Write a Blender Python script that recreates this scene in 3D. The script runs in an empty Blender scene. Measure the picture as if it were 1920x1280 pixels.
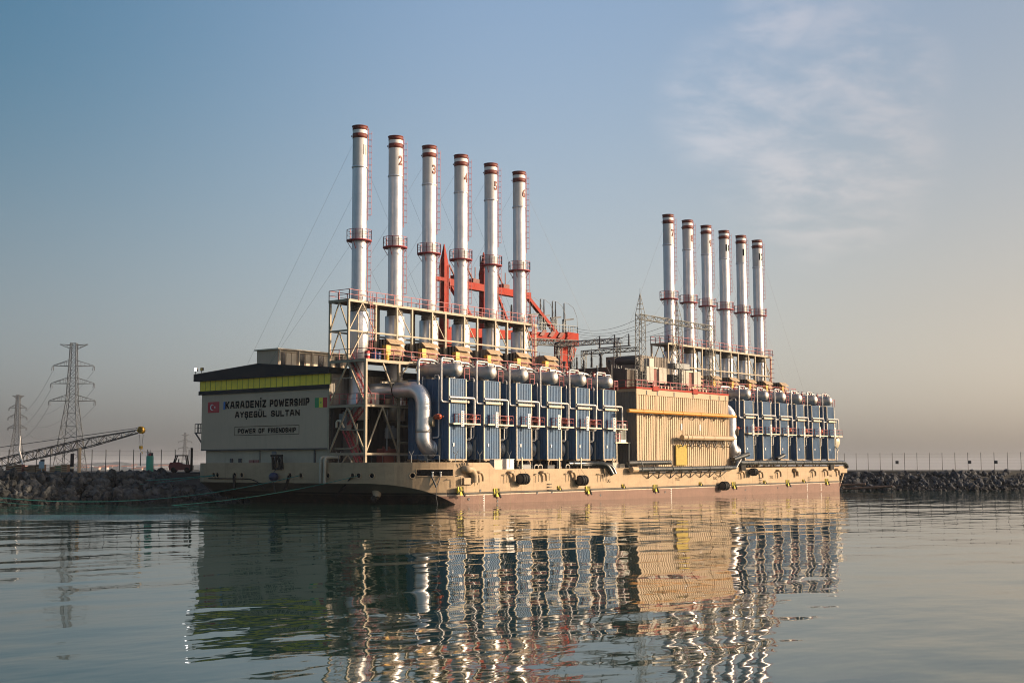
import bpy, bmesh, math, random
from math import sin, cos, pi, radians, sqrt, atan2
from mathutils import Vector, Matrix, noise as mnoise

SC = bpy.context.scene
COL = SC.collection
random.seed(7)

# ------------------------------------------------------------------ camera
cd = bpy.data.cameras.new('camera'); cam = bpy.data.objects.new('camera', cd); COL.objects.link(cam)
cam.location = (-109.818, -92.766, 4.0)
cam.rotation_euler = (radians(90 + 5.612), 0, radians(37.95 - 90))
cd.sensor_width = 36; cd.lens = 45.225; cd.clip_start = 0.5; cd.clip_end = 20000
SC.camera = cam

# ------------------------------------------------------------------ light
SUN_EL = 17.0
SUN_AZ = radians(-90 + 37)                       # direction to the sun, measured from +X
sdir = Vector((cos(SUN_AZ) * cos(radians(SUN_EL)), sin(SUN_AZ) * cos(radians(SUN_EL)), sin(radians(SUN_EL))))
sl = bpy.data.lights.new('sun', 'SUN'); sun = bpy.data.objects.new('sun', sl); COL.objects.link(sun)
sl.energy = 4.0; sl.angle = radians(0.6); sl.color = (1.0, 0.77, 0.53)
sun.rotation_euler = (-sdir).to_track_quat('-Z', 'Y').to_euler()
sun.location = (0, -200, 120)

w = bpy.data.worlds.new('World'); SC.world = w; w.use_nodes = True
nt = w.node_tree; nt.nodes.clear()
def N(t, **k):
    n = nt.nodes.new(t)
    for a, b in k.items(): setattr(n, a, b)
    return n
L = nt.links.new
def mth(op, a, b=None, clamp=False):
    n = N('ShaderNodeMath', operation=op, use_clamp=clamp)
    for i, v in enumerate((a, b)):
        if v is None: continue
        if isinstance(v, (int, float)): n.inputs[i].default_value = v
        else: L(v, n.inputs[i])
    return n.outputs[0]
out = N('ShaderNodeOutputWorld'); bg = N('ShaderNodeBackground')
sky = N('ShaderNodeTexSky', sky_type='NISHITA')
sky.sun_disc = False
sky.sun_elevation = radians(SUN_EL); sky.sun_rotation = math.pi / 2 - SUN_AZ
sky.air_density = 1.0; sky.dust_density = 2.6; sky.ozone_density = 1.3; sky.altitude = 0
tc = N('ShaderNodeTexCoord')
# thin high cloud: noise on a plane far overhead, kept to the part of the sky that has it
sep = N('ShaderNodeSeparateXYZ'); L(tc.outputs['Generated'], sep.inputs[0])
zz = mth('MAXIMUM', mth('ADD', sep.outputs[2], 0.10), 0.02)
comb = N('ShaderNodeCombineXYZ')
L(mth('DIVIDE', sep.outputs[0], zz), comb.inputs[0]); L(mth('DIVIDE', sep.outputs[1], zz), comb.inputs[1])
mp = N('ShaderNodeMapping'); L(comb.outputs[0], mp.inputs[0])
mp.inputs['Rotation'].default_value = (0, 0, radians(20)); mp.inputs['Scale'].default_value = (3.8, 5.0, 1)
nz = N('ShaderNodeTexNoise'); L(mp.outputs[0], nz.inputs[0])
nz.inputs['Scale'].default_value = 1.0; nz.inputs['Detail'].default_value = 9; nz.inputs['Roughness'].default_value = 0.58
nz.inputs['Distortion'].default_value = 0.25
def dirpx(px, py):
    a = radians(37.95); p = radians(5.612)
    f = Vector((cos(a), sin(a), 0)); r = Vector((sin(a), -cos(a), 0)); u = Vector((0, 0, 1))
    fw = f * cos(p) + u * sin(p); up = u * cos(p) - f * sin(p)
    return (fw * 2412 + r * (px - 960) - up * (py - 640)).normalized()
mask = None
for px, py, c0, c1 in ((1550, 280, .9950, .9994), (1390, 200, .9972, .9998), (1605, 150, .9970, .9999), (1450, 25, .9991, .9999)):
    dn = N('ShaderNodeVectorMath', operation='DOT_PRODUCT'); L(tc.outputs['Generated'], dn.inputs[0])
    dn.inputs[1].default_value = dirpx(px, py)
    mr = N('ShaderNodeMapRange', interpolation_type='SMOOTHSTEP'); L(dn.outputs['Value'], mr.inputs[0])
    mr.inputs[1].default_value = c0; mr.inputs[2].default_value = c1
    mask = mr.outputs[0] if mask is None else mth('MAXIMUM', mask, mr.outputs[0])
cl = N('ShaderNodeMapRange', interpolation_type='SMOOTHSTEP'); L(nz.outputs[0], cl.inputs[0])
cl.inputs[1].default_value = 0.36; cl.inputs[2].default_value = 0.72
cf = mth('MULTIPLY', mth('MULTIPLY', cl.outputs[0], mask), 0.23)
# the moist layer near the horizon greys the sky
mrh = N('ShaderNodeMapRange', interpolation_type='SMOOTHSTEP'); L(sep.outputs[2], mrh.inputs[0])
mrh.inputs[1].default_value = 0.42; mrh.inputs[2].default_value = 0.0
hz = mth('MULTIPLY', mrh.outputs[0], 0.72)
bw = N('ShaderNodeRGBToBW'); L(sky.outputs[0], bw.inputs[0])
grey = N('ShaderNodeMix', data_type='RGBA', blend_type='MULTIPLY'); grey.inputs[0].default_value = 1
L(bw.outputs[0], grey.inputs[6]); # the air glows warmer towards the sun, cooler and dimmer away from it
dsn = N('ShaderNodeVectorMath', operation='DOT_PRODUCT'); L(tc.outputs['Generated'], dsn.inputs[0]); dsn.inputs[1].default_value = (cos(SUN_AZ), sin(SUN_AZ), 0)
mrs = N('ShaderNodeMapRange', interpolation_type='SMOOTHSTEP'); L(dsn.outputs['Value'], mrs.inputs[0]); mrs.inputs[1].default_value = -0.55; mrs.inputs[2].default_value = 0.45
tint = N('ShaderNodeMix', data_type='RGBA'); L(mrs.outputs[0], tint.inputs[0]); tint.inputs[6].default_value = (0.60, 0.63, 0.72, 1); tint.inputs[7].default_value = (0.96, 0.87, 0.80, 1)
L(tint.outputs[2], grey.inputs[7])
mh = N('ShaderNodeMix', data_type='RGBA'); L(hz, mh.inputs[0]); L(sky.outputs[0], mh.inputs[6]); L(grey.outputs[2], mh.inputs[7])
mc = N('ShaderNodeMix', data_type='RGBA'); L(cf, mc.inputs[0]); L(mh.outputs[2], mc.inputs[6])
mc.inputs[7].default_value = (5.6, 4.9, 4.7, 1)
mrd = N('ShaderNodeMapRange', interpolation_type='SMOOTHSTEP'); L(dsn.outputs['Value'], mrd.inputs[0]); mrd.inputs[1].default_value = -0.60; mrd.inputs[2].default_value = 0.0; mrd.inputs[3].default_value = 0.60; mrd.inputs[4].default_value = 1.14
dim = N('ShaderNodeMix', data_type='RGBA', blend_type='MULTIPLY'); dim.inputs[0].default_value = 1; L(mc.outputs[2], dim.inputs[6]); L(mrd.outputs[0], dim.inputs[7])
# deeper blue overhead, on the side away from the sun
mre = N('ShaderNodeMapRange', interpolation_type='SMOOTHSTEP'); L(sep.outputs[2], mre.inputs[0]); mre.inputs[1].default_value = 0.04; mre.inputs[2].default_value = 0.36
mra = N('ShaderNodeMapRange', interpolation_type='SMOOTHSTEP'); L(dsn.outputs['Value'], mra.inputs[0]); mra.inputs[1].default_value = 0.0; mra.inputs[2].default_value = -0.5
deep = N('ShaderNodeMix', data_type='RGBA', blend_type='MULTIPLY'); L(mth('MULTIPLY', mre.outputs[0], mra.outputs[0]), deep.inputs[0]); L(dim.outputs[2], deep.inputs[6]); deep.inputs[7].default_value = (0.42, 0.73, 0.80, 1)
mrr = N('ShaderNodeMapRange', interpolation_type='SMOOTHSTEP'); L(dsn.outputs['Value'], mrr.inputs[0]); mrr.inputs[1].default_value = 0.0; mrr.inputs[2].default_value = 0.42
rt = N('ShaderNodeMix', data_type='RGBA', blend_type='MULTIPLY'); L(mrr.outputs[0], rt.inputs[0]); L(deep.outputs[2], rt.inputs[6]); rt.inputs[7].default_value = (0.86, 0.78, 0.72, 1)
mrg = N('ShaderNodeMapRange', interpolation_type='SMOOTHSTEP'); L(sep.outputs[2], mrg.inputs[0]); mrg.inputs[1].default_value = 0.13; mrg.inputs[2].default_value = 0.0
glow = N('ShaderNodeMix', data_type='RGBA', blend_type='MULTIPLY'); L(mth('MULTIPLY', mrg.outputs[0], mrr.outputs[0]), glow.inputs[0]); L(rt.outputs[2], glow.inputs[6]); glow.inputs[7].default_value = (1.16, 1.20, 1.24, 1)
glow.clamp_result = False
L(glow.outputs[2], bg.inputs[0]); bg.inputs[1].default_value = 0.117
L(bg.outputs[0], out.inputs[0])

SC.view_settings.view_transform = 'Standard'; SC.view_settings.look = 'None'
SC.view_settings.exposure = 0.70; SC.view_settings.gamma = 1; SC.view_settings.use_curve_mapping = False
SC.render.engine = 'CYCLES'
SC.cycles.use_denoising = True
SC.cycles.filter_width = 1.05
SC.cycles.max_bounces = 6; SC.cycles.volume_bounces = 0; SC.cycles.caustics_reflective = False; SC.cycles.caustics_refractive = False
SC.cycles.sample_clamp_indirect = 6

# ------------------------------------------------------------------ materials
MATS = {}
def mat(name, col, rough=0.6, metal=0.0, var=0.25, vscale=0.6, streak=0.0, streakcol=(0.10, 0.06, 0.035), bump=0.0, bscale=8.0, spec=0.5, panel=None, coat=0.0):
    """painted or bare surface with blotchy tone variation, optional run-down streaks and fine bump"""
    if name in MATS: return MATS[name]
    m = bpy.data.materials.new(name); m.use_nodes = True; t = m.node_tree; t.nodes.clear(); l = t.links.new
    o = t.nodes.new('ShaderNodeOutputMaterial'); b = t.nodes.new('ShaderNodeBsdfPrincipled'); l(b.outputs[0], o.inputs[0])
    b.inputs['Roughness'].default_value = rough; b.inputs['Metallic'].default_value = metal
    b.inputs['Specular IOR Level'].default_value = spec
    if coat: b.inputs['Coat Weight'].default_value = coat
    c = t.nodes.new('ShaderNodeTexCoord')
    g = t.nodes.new('ShaderNodeNewGeometry')
    n1 = t.nodes.new('ShaderNodeTexNoise'); l(g.outputs['Position'], n1.inputs[0]); n1.inputs['Scale'].default_value = vscale
    n1.inputs['Detail'].default_value = 6; n1.inputs['Roughness'].default_value = 0.65
    r1 = t.nodes.new('ShaderNodeMapRange'); l(n1.outputs[0], r1.inputs[0]); r1.inputs[1].default_value = 0.3; r1.inputs[2].default_value = 0.7
    r1.inputs[3].default_value = 1 - var; r1.inputs[4].default_value = 1 + var * 0.4
    mx = t.nodes.new('ShaderNodeMix'); mx.data_type = 'RGBA'; mx.blend_type = 'MULTIPLY'; mx.inputs[0].default_value = 1
    kk = 1.0
    mx.inputs[6].default_value = (*[v * kk for v in col], 1); l(r1.outputs[0], mx.inputs[7]); cur = mx.outputs[2]
    if streak:
        mpn = t.nodes.new('ShaderNodeMapping'); l(g.outputs['Position'], mpn.inputs[0]); mpn.inputs['Scale'].default_value = (2.6, 2.6, 0.22)
        n2 = t.nodes.new('ShaderNodeTexNoise'); l(mpn.outputs[0], n2.inputs[0]); n2.inputs['Scale'].default_value = 1.0
        n2.inputs['Detail'].default_value = 7; n2.inputs['Roughness'].default_value = 0.7
        r2 = t.nodes.new('ShaderNodeMapRange'); l(n2.outputs[0], r2.inputs[0]); r2.inputs[1].default_value = 0.52; r2.inputs[2].default_value = 0.78
        r2.inputs[4].default_value = streak
        m2 = t.nodes.new('ShaderNodeMix'); m2.data_type = 'RGBA'; l(r2.outputs[0], m2.inputs[0]); l(cur, m2.inputs[6]); m2.inputs[7].default_value = (*streakcol, 1)
        cur = m2.outputs[2]
    l(cur, b.inputs['Base Color'])
    r3 = t.nodes.new('ShaderNodeMapRange'); l(n1.outputs[0], r3.inputs[0]); r3.inputs[1].default_value = 0.3; r3.inputs[2].default_value = 0.7
    r3.inputs[3].default_value = max(0.05, rough - 0.1); r3.inputs[4].default_value = min(1, rough + 0.12); l(r3.outputs[0], b.inputs['Roughness'])
    if bump:
        n3 = t.nodes.new('ShaderNodeTexNoise'); l(g.outputs['Position'], n3.inputs[0]); n3.inputs['Scale'].default_value = bscale; n3.inputs['Detail'].default_value = 4
        bp = t.nodes.new('ShaderNodeBump'); l(n3.outputs[0], bp.inputs['Height']); bp.inputs['Strength'].default_value = 1; bp.inputs['Distance'].default_value = bump
        l(bp.outputs[0], b.inputs['Normal'])
    MATS[name] = m
    return m

def banded(name, bands, rough=0.6, wear=0.5):
    """hull paint: colour bands by height in the ship's own frame, worn below the waterline band"""
    m = bpy.data.materials.new(name); m.use_nodes = True; t = m.node_tree; t.nodes.clear(); l = t.links.new
    o = t.nodes.new('ShaderNodeOutputMaterial'); b = t.nodes.new('ShaderNodeBsdfPrincipled'); l(b.outputs[0], o.inputs[0])
    b.inputs['Specular IOR Level'].default_value = 0.35
    c = t.nodes.new('ShaderNodeTexCoord'); s = t.nodes.new('ShaderNodeSeparateXYZ'); l(c.outputs['Object'], s.inputs[0])
    mr = t.nodes.new('ShaderNodeMapRange'); l(s.outputs[2], mr.inputs[0]); mr.inputs[1].default_value = -1; mr.inputs[2].default_value = 6
    cr = t.nodes.new('ShaderNodeValToRGB'); cr.color_ramp.interpolation = 'CONSTANT'; l(mr.outputs[0], cr.inputs[0])
    while len(cr.color_ramp.elements) < len(bands): cr.color_ramp.elements.new(0.5)
    for e, (z, colr) in zip(cr.color_ramp.elements, bands): e.position = (z + 1) / 7; e.color = (*colr, 1)
    n = t.nodes.new('ShaderNodeTexNoise'); mp_ = t.nodes.new('ShaderNodeMapping'); l(c.outputs['Object'], mp_.inputs[0]); mp_.inputs['Scale'].default_value = (0.35, 0.35, 0.9)
    l(mp_.outputs[0], n.inputs[0]); n.inputs['Scale'].default_value = 1.0; n.inputs['Detail'].default_value = 8; n.inputs['Roughness'].default_value = 0.7
    r = t.nodes.new('ShaderNodeMapRange'); l(n.outputs[0], r.inputs[0]); r.inputs[1].default_value = 0.3; r.inputs[2].default_value = 0.7; r.inputs[3].default_value = 0.78; r.inputs[4].default_value = 1.08
    mx = t.nodes.new('ShaderNodeMix'); mx.data_type = 'RGBA'; mx.blend_type = 'MULTIPLY'; mx.inputs[0].default_value = 1; l(cr.outputs[0], mx.inputs[6]); l(r.outputs[0], mx.inputs[7])
    # scuffed, rust-brown patches low on the plating
    n2 = t.nodes.new('ShaderNodeTexNoise'); mp2 = t.nodes.new('ShaderNodeMapping'); l(c.outputs['Object'], mp2.inputs[0]); mp2.inputs['Scale'].default_value = (0.9, 0.9, 0.5)
    l(mp2.outputs[0], n2.inputs[0]); n2.inputs['Scale'].default_value = 1.3; n2.inputs['Detail'].default_value = 10; n2.inputs['Roughness'].default_value = 0.75
    r2 = t.nodes.new('ShaderNodeMapRange'); l(n2.outputs[0], r2.inputs[0]); r2.inputs[1].default_value = 0.5; r2.inputs[2].default_value = 0.72
    lo = t.nodes.new('ShaderNodeMapRange'); l(s.outputs[2], lo.inputs[0]); lo.inputs[1].default_value = 2.2; lo.inputs[2].default_value = 0.6; lo.inputs[3].default_value = 0.12; lo.inputs[4].default_value = 1
    mu = t.nodes.new('ShaderNodeMath'); mu.operation = 'MULTIPLY'; l(r2.outputs[0], mu.inputs[0]); l(lo.outputs[0], mu.inputs[1])
    mu2 = t.nodes.new('ShaderNodeMath'); mu2.operation = 'MULTIPLY'; l(mu.outputs[0], mu2.inputs[0]); mu2.inputs[1].default_value = wear
    m2 = t.nodes.new('ShaderNodeMix'); m2.data_type = 'RGBA'; l(mu2.outputs[0], m2.inputs[0]); l(mx.outputs[2], m2.inputs[6]); m2.inputs[7].default_value = (0.13, 0.07, 0.05, 1)
    n4 = t.nodes.new('ShaderNodeTexNoise'); mp4 = t.nodes.new('ShaderNodeMapping'); l(c.outputs['Object'], mp4.inputs[0]); mp4.inputs['Scale'].default_value = (1.7, 1.7, 0.14)   # rust and dirt run down the plates
    l(mp4.outputs[0], n4.inputs[0]); n4.inputs['Scale'].default_value = 1.0; n4.inputs['Detail'].default_value = 6; n4.inputs['Roughness'].default_value = 0.7
    r4 = t.nodes.new('ShaderNodeMapRange'); l(n4.outputs[0], r4.inputs[0]); r4.inputs[1].default_value = 0.54; r4.inputs[2].default_value = 0.76; r4.inputs[4].default_value = 0.5
    m4 = t.nodes.new('ShaderNodeMix'); m4.data_type = 'RGBA'; l(r4.outputs[0], m4.inputs[0]); l(m2.outputs[2], m4.inputs[6]); m4.inputs[7].default_value = (0.17, 0.10, 0.055, 1)
    l(m4.outputs[2], b.inputs['Base Color']); b.inputs['Roughness'].default_value = rough
    # plates dish a little between the frames
    wv = t.nodes.new('ShaderNodeTexNoise'); mp3 = t.nodes.new('ShaderNodeMapping'); l(c.outputs['Object'], mp3.inputs[0]); mp3.inputs['Scale'].default_value = (0.8, 0.8, 0.5); l(mp3.outputs[0], wv.inputs[0])
    bp = t.nodes.new('ShaderNodeBump'); l(wv.outputs[0], bp.inputs['Height']); bp.inputs['Distance'].default_value = 0.022; bp.inputs['Strength'].default_value = 0.7; l(bp.outputs[0], b.inputs['Normal'])
    return m

TAN = (0.415, 0.300, 0.182)
M_HULL = banded('hull_paint', [(-1, (0.19, 0.105, 0.075)), (0.93, (0.56, 0.45, 0.34)), (1.03, (0.045, 0.042, 0.036)), (1.28, TAN)], wear=0.85)
M_RAKE_SHADE = banded('rake_shade_paint', [(-1, (0.022, 0.014, 0.012)), (0.98, (0.10, 0.085, 0.07)), (1.05, (0.012, 0.012, 0.011)), (1.25, (0.13, 0.115, 0.085))], wear=.7)  # hull bands darkened, so the underside's shade sits in the paint
M_TAN = mat('tan_paint', TAN, 0.55, var=0.18, streak=0.25)
M_TANS = mat('tan_steel', (0.36, 0.295, 0.20), 0.5, var=0.3, vscale=1.5, streak=0.3)
M_WALL = mat('end_wall_paint', (0.50, 0.385, 0.27), 0.75, var=0.10, vscale=0.25, streak=0.22, streakcol=(0.12, 0.11, 0.09))
M_SIDE = mat('hall_cladding', (0.26, 0.235, 0.20), 0.6, var=0.15)
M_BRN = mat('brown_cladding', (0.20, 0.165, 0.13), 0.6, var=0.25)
M_ROOF = mat('dark_roof_sheet', (0.020, 0.022, 0.025), 0.7, var=0.2, spec=0.25)
M_YEL = mat('yellow_green_window', (0.98, 0.74, 0.05), 0.55, var=0.2, vscale=0.9)
M_BLUE = mat('blue_cladding', (0.052, 0.122, 0.225), 0.5, var=0.22, vscale=0.9, streak=0.15, streakcol=(0.12, 0.13, 0.13), spec=0.35)
M_CREAM = mat('cream_trim', (0.68, 0.58, 0.42), 0.45, var=0.15)
M_WPIPE = mat('white_pipe', (0.50, 0.485, 0.47), 0.35, metal=0.35, var=0.18, vscale=2)
M_ALU = mat('aluminium_cladding', (0.70, 0.69, 0.70), 0.42, metal=0.7, var=0.20, vscale=0.5, streak=0.22, streakcol=(0.38, 0.35, 0.32), bump=0.002, bscale=2.0)
M_ALUD = mat('dull_aluminium', (0.50, 0.47, 0.44), 0.46, metal=0.7, var=0.25, vscale=1.0, bump=0.004, bscale=3.0)
M_STKW = mat('stack_white_paint', (0.62, 0.60, 0.58), 0.45, var=0.14, streak=0.35, streakcol=(0.20, 0.17, 0.15))
M_BAND = mat("brown_red_band", (0.17, 0.035, 0.022), 0.6, var=0.2)
M_WHITE = mat('white_paint', (0.75, 0.73, 0.70), 0.5, var=0.1)
M_PINK = mat('red_railing_paint', (0.34, 0.055, 0.065), 0.5, var=0.25, vscale=3)
M_RED = mat('red_gantry_paint', (0.34, 0.030, 0.014), 0.65, spec=0.2, var=0.25, vscale=0.4, streak=0.2)
M_ORNG = mat('orange_motor_paint', (0.50, 0.075, 0.02), 0.45, var=0.2)
M_GASY = mat('orange_yellow_pipe', (0.55, 0.24, 0.03), 0.4, var=0.15)
M_YBOX = mat('yellow_box_paint', (0.75, 0.42, 0.03), 0.45, var=0.15)
M_BLACK = mat('black_rubber', (0.012, 0.0115, 0.011), 0.7, var=0.3, vscale=2, spec=0.25)
M_BPIPE = mat('black_plastic_pipe', (0.020, 0.024, 0.022), 0.3, var=0.25, spec=0.6)
M_DARK = mat('dark_steel', (0.05, 0.052, 0.055), 0.5, var=0.3)
M_GALV = mat('galvanised_steel', (0.20, 0.21, 0.21), 0.5, metal=0.3, var=0.3, vscale=1.5)
M_MAST = mat('mast_steel', (0.12, 0.125, 0.115), 0.55, var=0.3)
M_DUCT = mat('duct_jacket', (0.80, 0.79, 0.79), 0.38, metal=0.8, var=0.2, vscale=0.9)
M_PYL = mat('pylon_steel', (0.10, 0.105, 0.11), 0.6, var=0.2)
M_PORC = mat('grey_porcelain', (0.045, 0.045, 0.05), 0.3, var=0.2)
M_RAD = mat('radiator_paint', (0.50, 0.455, 0.38), 0.5, var=0.2)
M_LETT = mat('black_lettering', (0.006, 0.0055, 0.0055), 0.9, var=0.0, spec=0.1)
M_LBLUE = mat('blue_lettering', (0.02, 0.14, 0.42), 0.5, var=0.0)
M_FRED = mat('flag_red', (0.46, 0.02, 0.03), 0.55, var=0.05)
M_FWHT = mat('flag_white', (0.72, 0.70, 0.68), 0.55, var=0.0)
M_FGRN = mat('flag_green', (0.02, 0.26, 0.09), 0.55, var=0.0)
M_FYEL = mat('flag_yellow', (0.75, 0.66, 0.06), 0.55, var=0.0)
M_BARB = mat('barrel_blue', (0.02, 0.05, 0.16), 0.45, var=0.2)
M_DECK = mat('deck_paint', (0.16, 0.12, 0.09), 0.75, var=0.3)
def rock_mat(name, lo, hi):
    m = bpy.data.materials.new(name); m.use_nodes = True; t = m.node_tree; b = t.nodes['Principled BSDF']; l = t.links.new
    g = t.nodes.new('ShaderNodeNewGeometry'); n = t.nodes.new('ShaderNodeTexNoise'); l(g.outputs['Position'], n.inputs[0]); n.inputs['Scale'].default_value = 0.9; n.inputs['Detail'].default_value = 3
    r = t.nodes.new('ShaderNodeValToRGB'); l(n.outputs[0], r.inputs[0]); r.color_ramp.elements[0].position = .38; r.color_ramp.elements[0].color = (*lo, 1); r.color_ramp.elements[1].position = .68; r.color_ramp.elements[1].color = (*hi, 1)
    s_ = t.nodes.new('ShaderNodeSeparateXYZ'); l(g.outputs['Position'], s_.inputs[0])
    w_ = t.nodes.new('ShaderNodeMapRange'); l(s_.outputs[2], w_.inputs[0]); w_.inputs[1].default_value = .35; w_.inputs[2].default_value = .95; w_.inputs[3].default_value = .25; w_.inputs[4].default_value = 1   # weed and wet below the tide line
    x = t.nodes.new('ShaderNodeMix'); x.data_type = 'RGBA'; x.blend_type = 'MULTIPLY'; x.inputs[0].default_value = 1; l(r.outputs[0], x.inputs[6]); l(w_.outputs[0], x.inputs[7]); l(x.outputs[2], b.inputs['Base Color'])
    b.inputs['Roughness'].default_value = .8; b.inputs['Specular IOR Level'].default_value = .3
    n3 = t.nodes.new('ShaderNodeTexNoise'); l(g.outputs['Position'], n3.inputs[0]); n3.inputs['Scale'].default_value = 4; n3.inputs['Detail'].default_value = 6
    bp = t.nodes.new('ShaderNodeBump'); l(n3.outputs[0], bp.inputs['Height']); bp.inputs['Distance'].default_value = .12; l(bp.outputs[0], b.inputs['Normal']); return m
M_ROCK = rock_mat('rubble_rock', (0.010, 0.012, 0.012), (0.085, 0.088, 0.088))
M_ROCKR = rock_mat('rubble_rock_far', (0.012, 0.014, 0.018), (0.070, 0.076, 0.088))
M_ROPE = mat('teal_rope', (0.012, 0.14, 0.12), 0.7, var=0.2, vscale=4)
M_WIRE = mat('wire_steel', (0.09, 0.09, 0.09), 0.5, var=0.1)
M_GLASS = mat('dark_glass', (0.02, 0.025, 0.03), 0.08, var=0.1)
M_INSU = mat('yellow_insulation', (0.45, 0.33, 0.08), 0.9, var=0.25, vscale=2.5, bump=0.03, bscale=6)
M_QUAY = mat('quay_earth', (0.022, 0.022, 0.020), 0.95, var=0.45, vscale=0.3, bump=0.05, bscale=3)

def mat_emit(name, col, s):
    m = bpy.data.materials.new(name); m.use_nodes = True; b = m.node_tree.nodes['Principled BSDF']
    b.inputs['Base Color'].default_value = (*col, 1); b.inputs['Emission Color'].default_value = (*col, 1); b.inputs['Emission Strength'].default_value = s
    return m
M_LIT = mat_emit('lit_lamp_glass', (1, 0.97, 0.95), 6)

# ------------------------------------------------------------------ mesh builder
class MB:
    def __init__(s): s.v = []; s.f = []; s.sm = []
    def add(s, vs, fs, smooth=False):
        o = len(s.v); s.v += [tuple(p) for p in vs]
        for f in fs: s.f.append(tuple(i + o for i in f)); s.sm.append(smooth)
        return s
    def box(s, x0, x1, y0, y1, z0, z1):
        if x0 > x1: x0, x1 = x1, x0
        if y0 > y1: y0, y1 = y1, y0
        if z0 > z1: z0, z1 = z1, z0
        return s.add([(x0, y0, z0), (x1, y0, z0), (x1, y1, z0), (x0, y1, z0), (x0, y0, z1), (x1, y0, z1), (x1, y1, z1), (x0, y1, z1)],
                     [(0, 3, 2, 1), (4, 5, 6, 7), (0, 1, 5, 4), (1, 2, 6, 5), (2, 3, 7, 6), (3, 0, 4, 7)])
    def prism(s, pts, d):
        """extrude the closed outline pts (3-D, planar) by the vector d"""
        n = len(pts); d = Vector(d); a = [Vector(p) for p in pts]
        nrm = Vector((0, 0, 0))
        for i in range(n): nrm += a[i].cross(a[(i + 1) % n])
        if nrm.dot(d) > 0: a = a[::-1]
        vs = a + [p + d for p in a]
        fs = [tuple(range(n)), tuple(range(2 * n - 1, n - 1, -1))]
        for i in range(n): j = (i + 1) % n; fs.append((i, i + n, j + n, j))
        return s.add(vs, fs)
    def sweep(s, pts, r, n=6, caps=True, smooth=True, square=False):
        P = [Vector(p) for p in pts]
        R = r if isinstance(r, (list, tuple)) else [r] * len(P)
        m = len(P); vs = []; fs = []
        t = (P[1] - P[0]).normalized()
        ref = Vector((0, 0, 1)) if abs(t.z) < 0.95 else Vector((0, 1, 0))
        u = (ref - t * ref.dot(t)).normalized()
        off = pi / 4 if n == 4 else 0
        for i in range(m):
            if i == 0: ti = P[1] - P[0]
            elif i == m - 1: ti = P[-1] - P[-2]
            else: ti = (P[i + 1] - P[i]).normalized() + (P[i] - P[i - 1]).normalized()
            if ti.length < 1e-9: ti = t
            ti.normalize()
            u = (u - ti * u.dot(ti)); u = u.normalized() if u.length > 1e-6 else ti.orthogonal().normalized()
            wv = ti.cross(u)
            k = 1.0
            if 0 < i < m - 1:
                c = ti.dot((P[i] - P[i - 1]).normalized()); k = 1.0 if m > 3 and c > 0.9 else 1 / max(c, 0.5)
            for j in range(n):
                a = 2 * pi * j / n + off
                vs.append(P[i] + (u * cos(a) + wv * sin(a)) * R[i] * (1 if n > 4 else 1.0))
        for i in range(m - 1):
            for j in range(n):
                a = i * n + j; b = i * n + (j + 1) % n
                fs.append((a, b, b + n, a + n))
        s.add(vs, fs, smooth and n > 4)
        if caps:
            s.add(vs[:n], [tuple(range(n - 1, -1, -1))]); s.add(vs[-n:], [tuple(range(n))])
        return s
    def bar(s, a, b, w=0.1): return s.sweep([a, b], w * 0.7071, 4)
    def rod(s, a, b, r=0.04, n=6): return s.sweep([a, b], r, n)
    def lathe(s, prof, c=(0, 0, 0), axis='z', n=24, caps=False, smooth=True):
        vs = []; fs = []; c = Vector(c)
        for (r, h) in prof:
            for j in range(n):
                a = 2 * pi * j / n
                if axis == 'z': p = Vector((r * cos(a), r * sin(a), h))
                elif axis == 'y': p = Vector((r * cos(a), h, -r * sin(a)))
                else: p = Vector((h, r * cos(a), r * sin(a)))
                vs.append(c + p)
        m = len(prof)
        for i in range(m - 1):
            for j in range(n):
                a = i * n + j; b = i * n + (j + 1) % n; fs.append((a, b, b + n, a + n))
        s.add(vs, fs, smooth)
        if caps:
            s.add(vs[:n], [tuple(range(n - 1, -1, -1))]); s.add(vs[-n:], [tuple(range(n))])
        return s
    def corr(s, a, b, z0, z1, nrm, pitch=0.3, depth=0.06, rib=0.45):
        """trapezoid-ribbed sheet from a to b (xy), standing z0..z1, ribs proud along nrm"""
        a = Vector((*a, 0)); b = Vector((*b, 0)); n = Vector((*nrm, 0)); ln = (b - a).length; d = (b - a) / ln
        k = max(1, round(ln / pitch)); p = ln / k; pr = []
        for i in range(k):
            x = i * p
            pr += [(x, 0), (x + p * (1 - rib) * 0.5, 0), (x + p * (1 - rib) * 0.5 + p * 0.1, 1), (x + p * (1 + rib) * 0.5 - p * 0.1, 1), (x + p * (1 + rib) * 0.5, 0)]
        pr.append((ln, 0)); q = [a + d * x + n * depth * y for x, y in pr]
        vs = [(*v.xy, z0) for v in q] + [(*v.xy, z1) for v in q]; m = len(q)
        fl = d.cross(Vector((0, 0, 1))).dot(n) > 0
        return s.add(vs, [((i, i + 1, i + 1 + m, i + m) if fl else (i + m, i + 1 + m, i + 1, i)) for i in range(m - 1)])
    def build(s, name, m, parent=None, loc=None):
        me = bpy.data.meshes.new(name); me.from_pydata(s.v, [], s.f); me.update()
        me.polygons.foreach_set('use_smooth', s.sm)
        me.materials.append(m)
        o = bpy.data.objects.new(name, me); COL.objects.link(o)
        if parent is not None: o.parent = parent
        if loc is not None: o.location = loc
        return o

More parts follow.
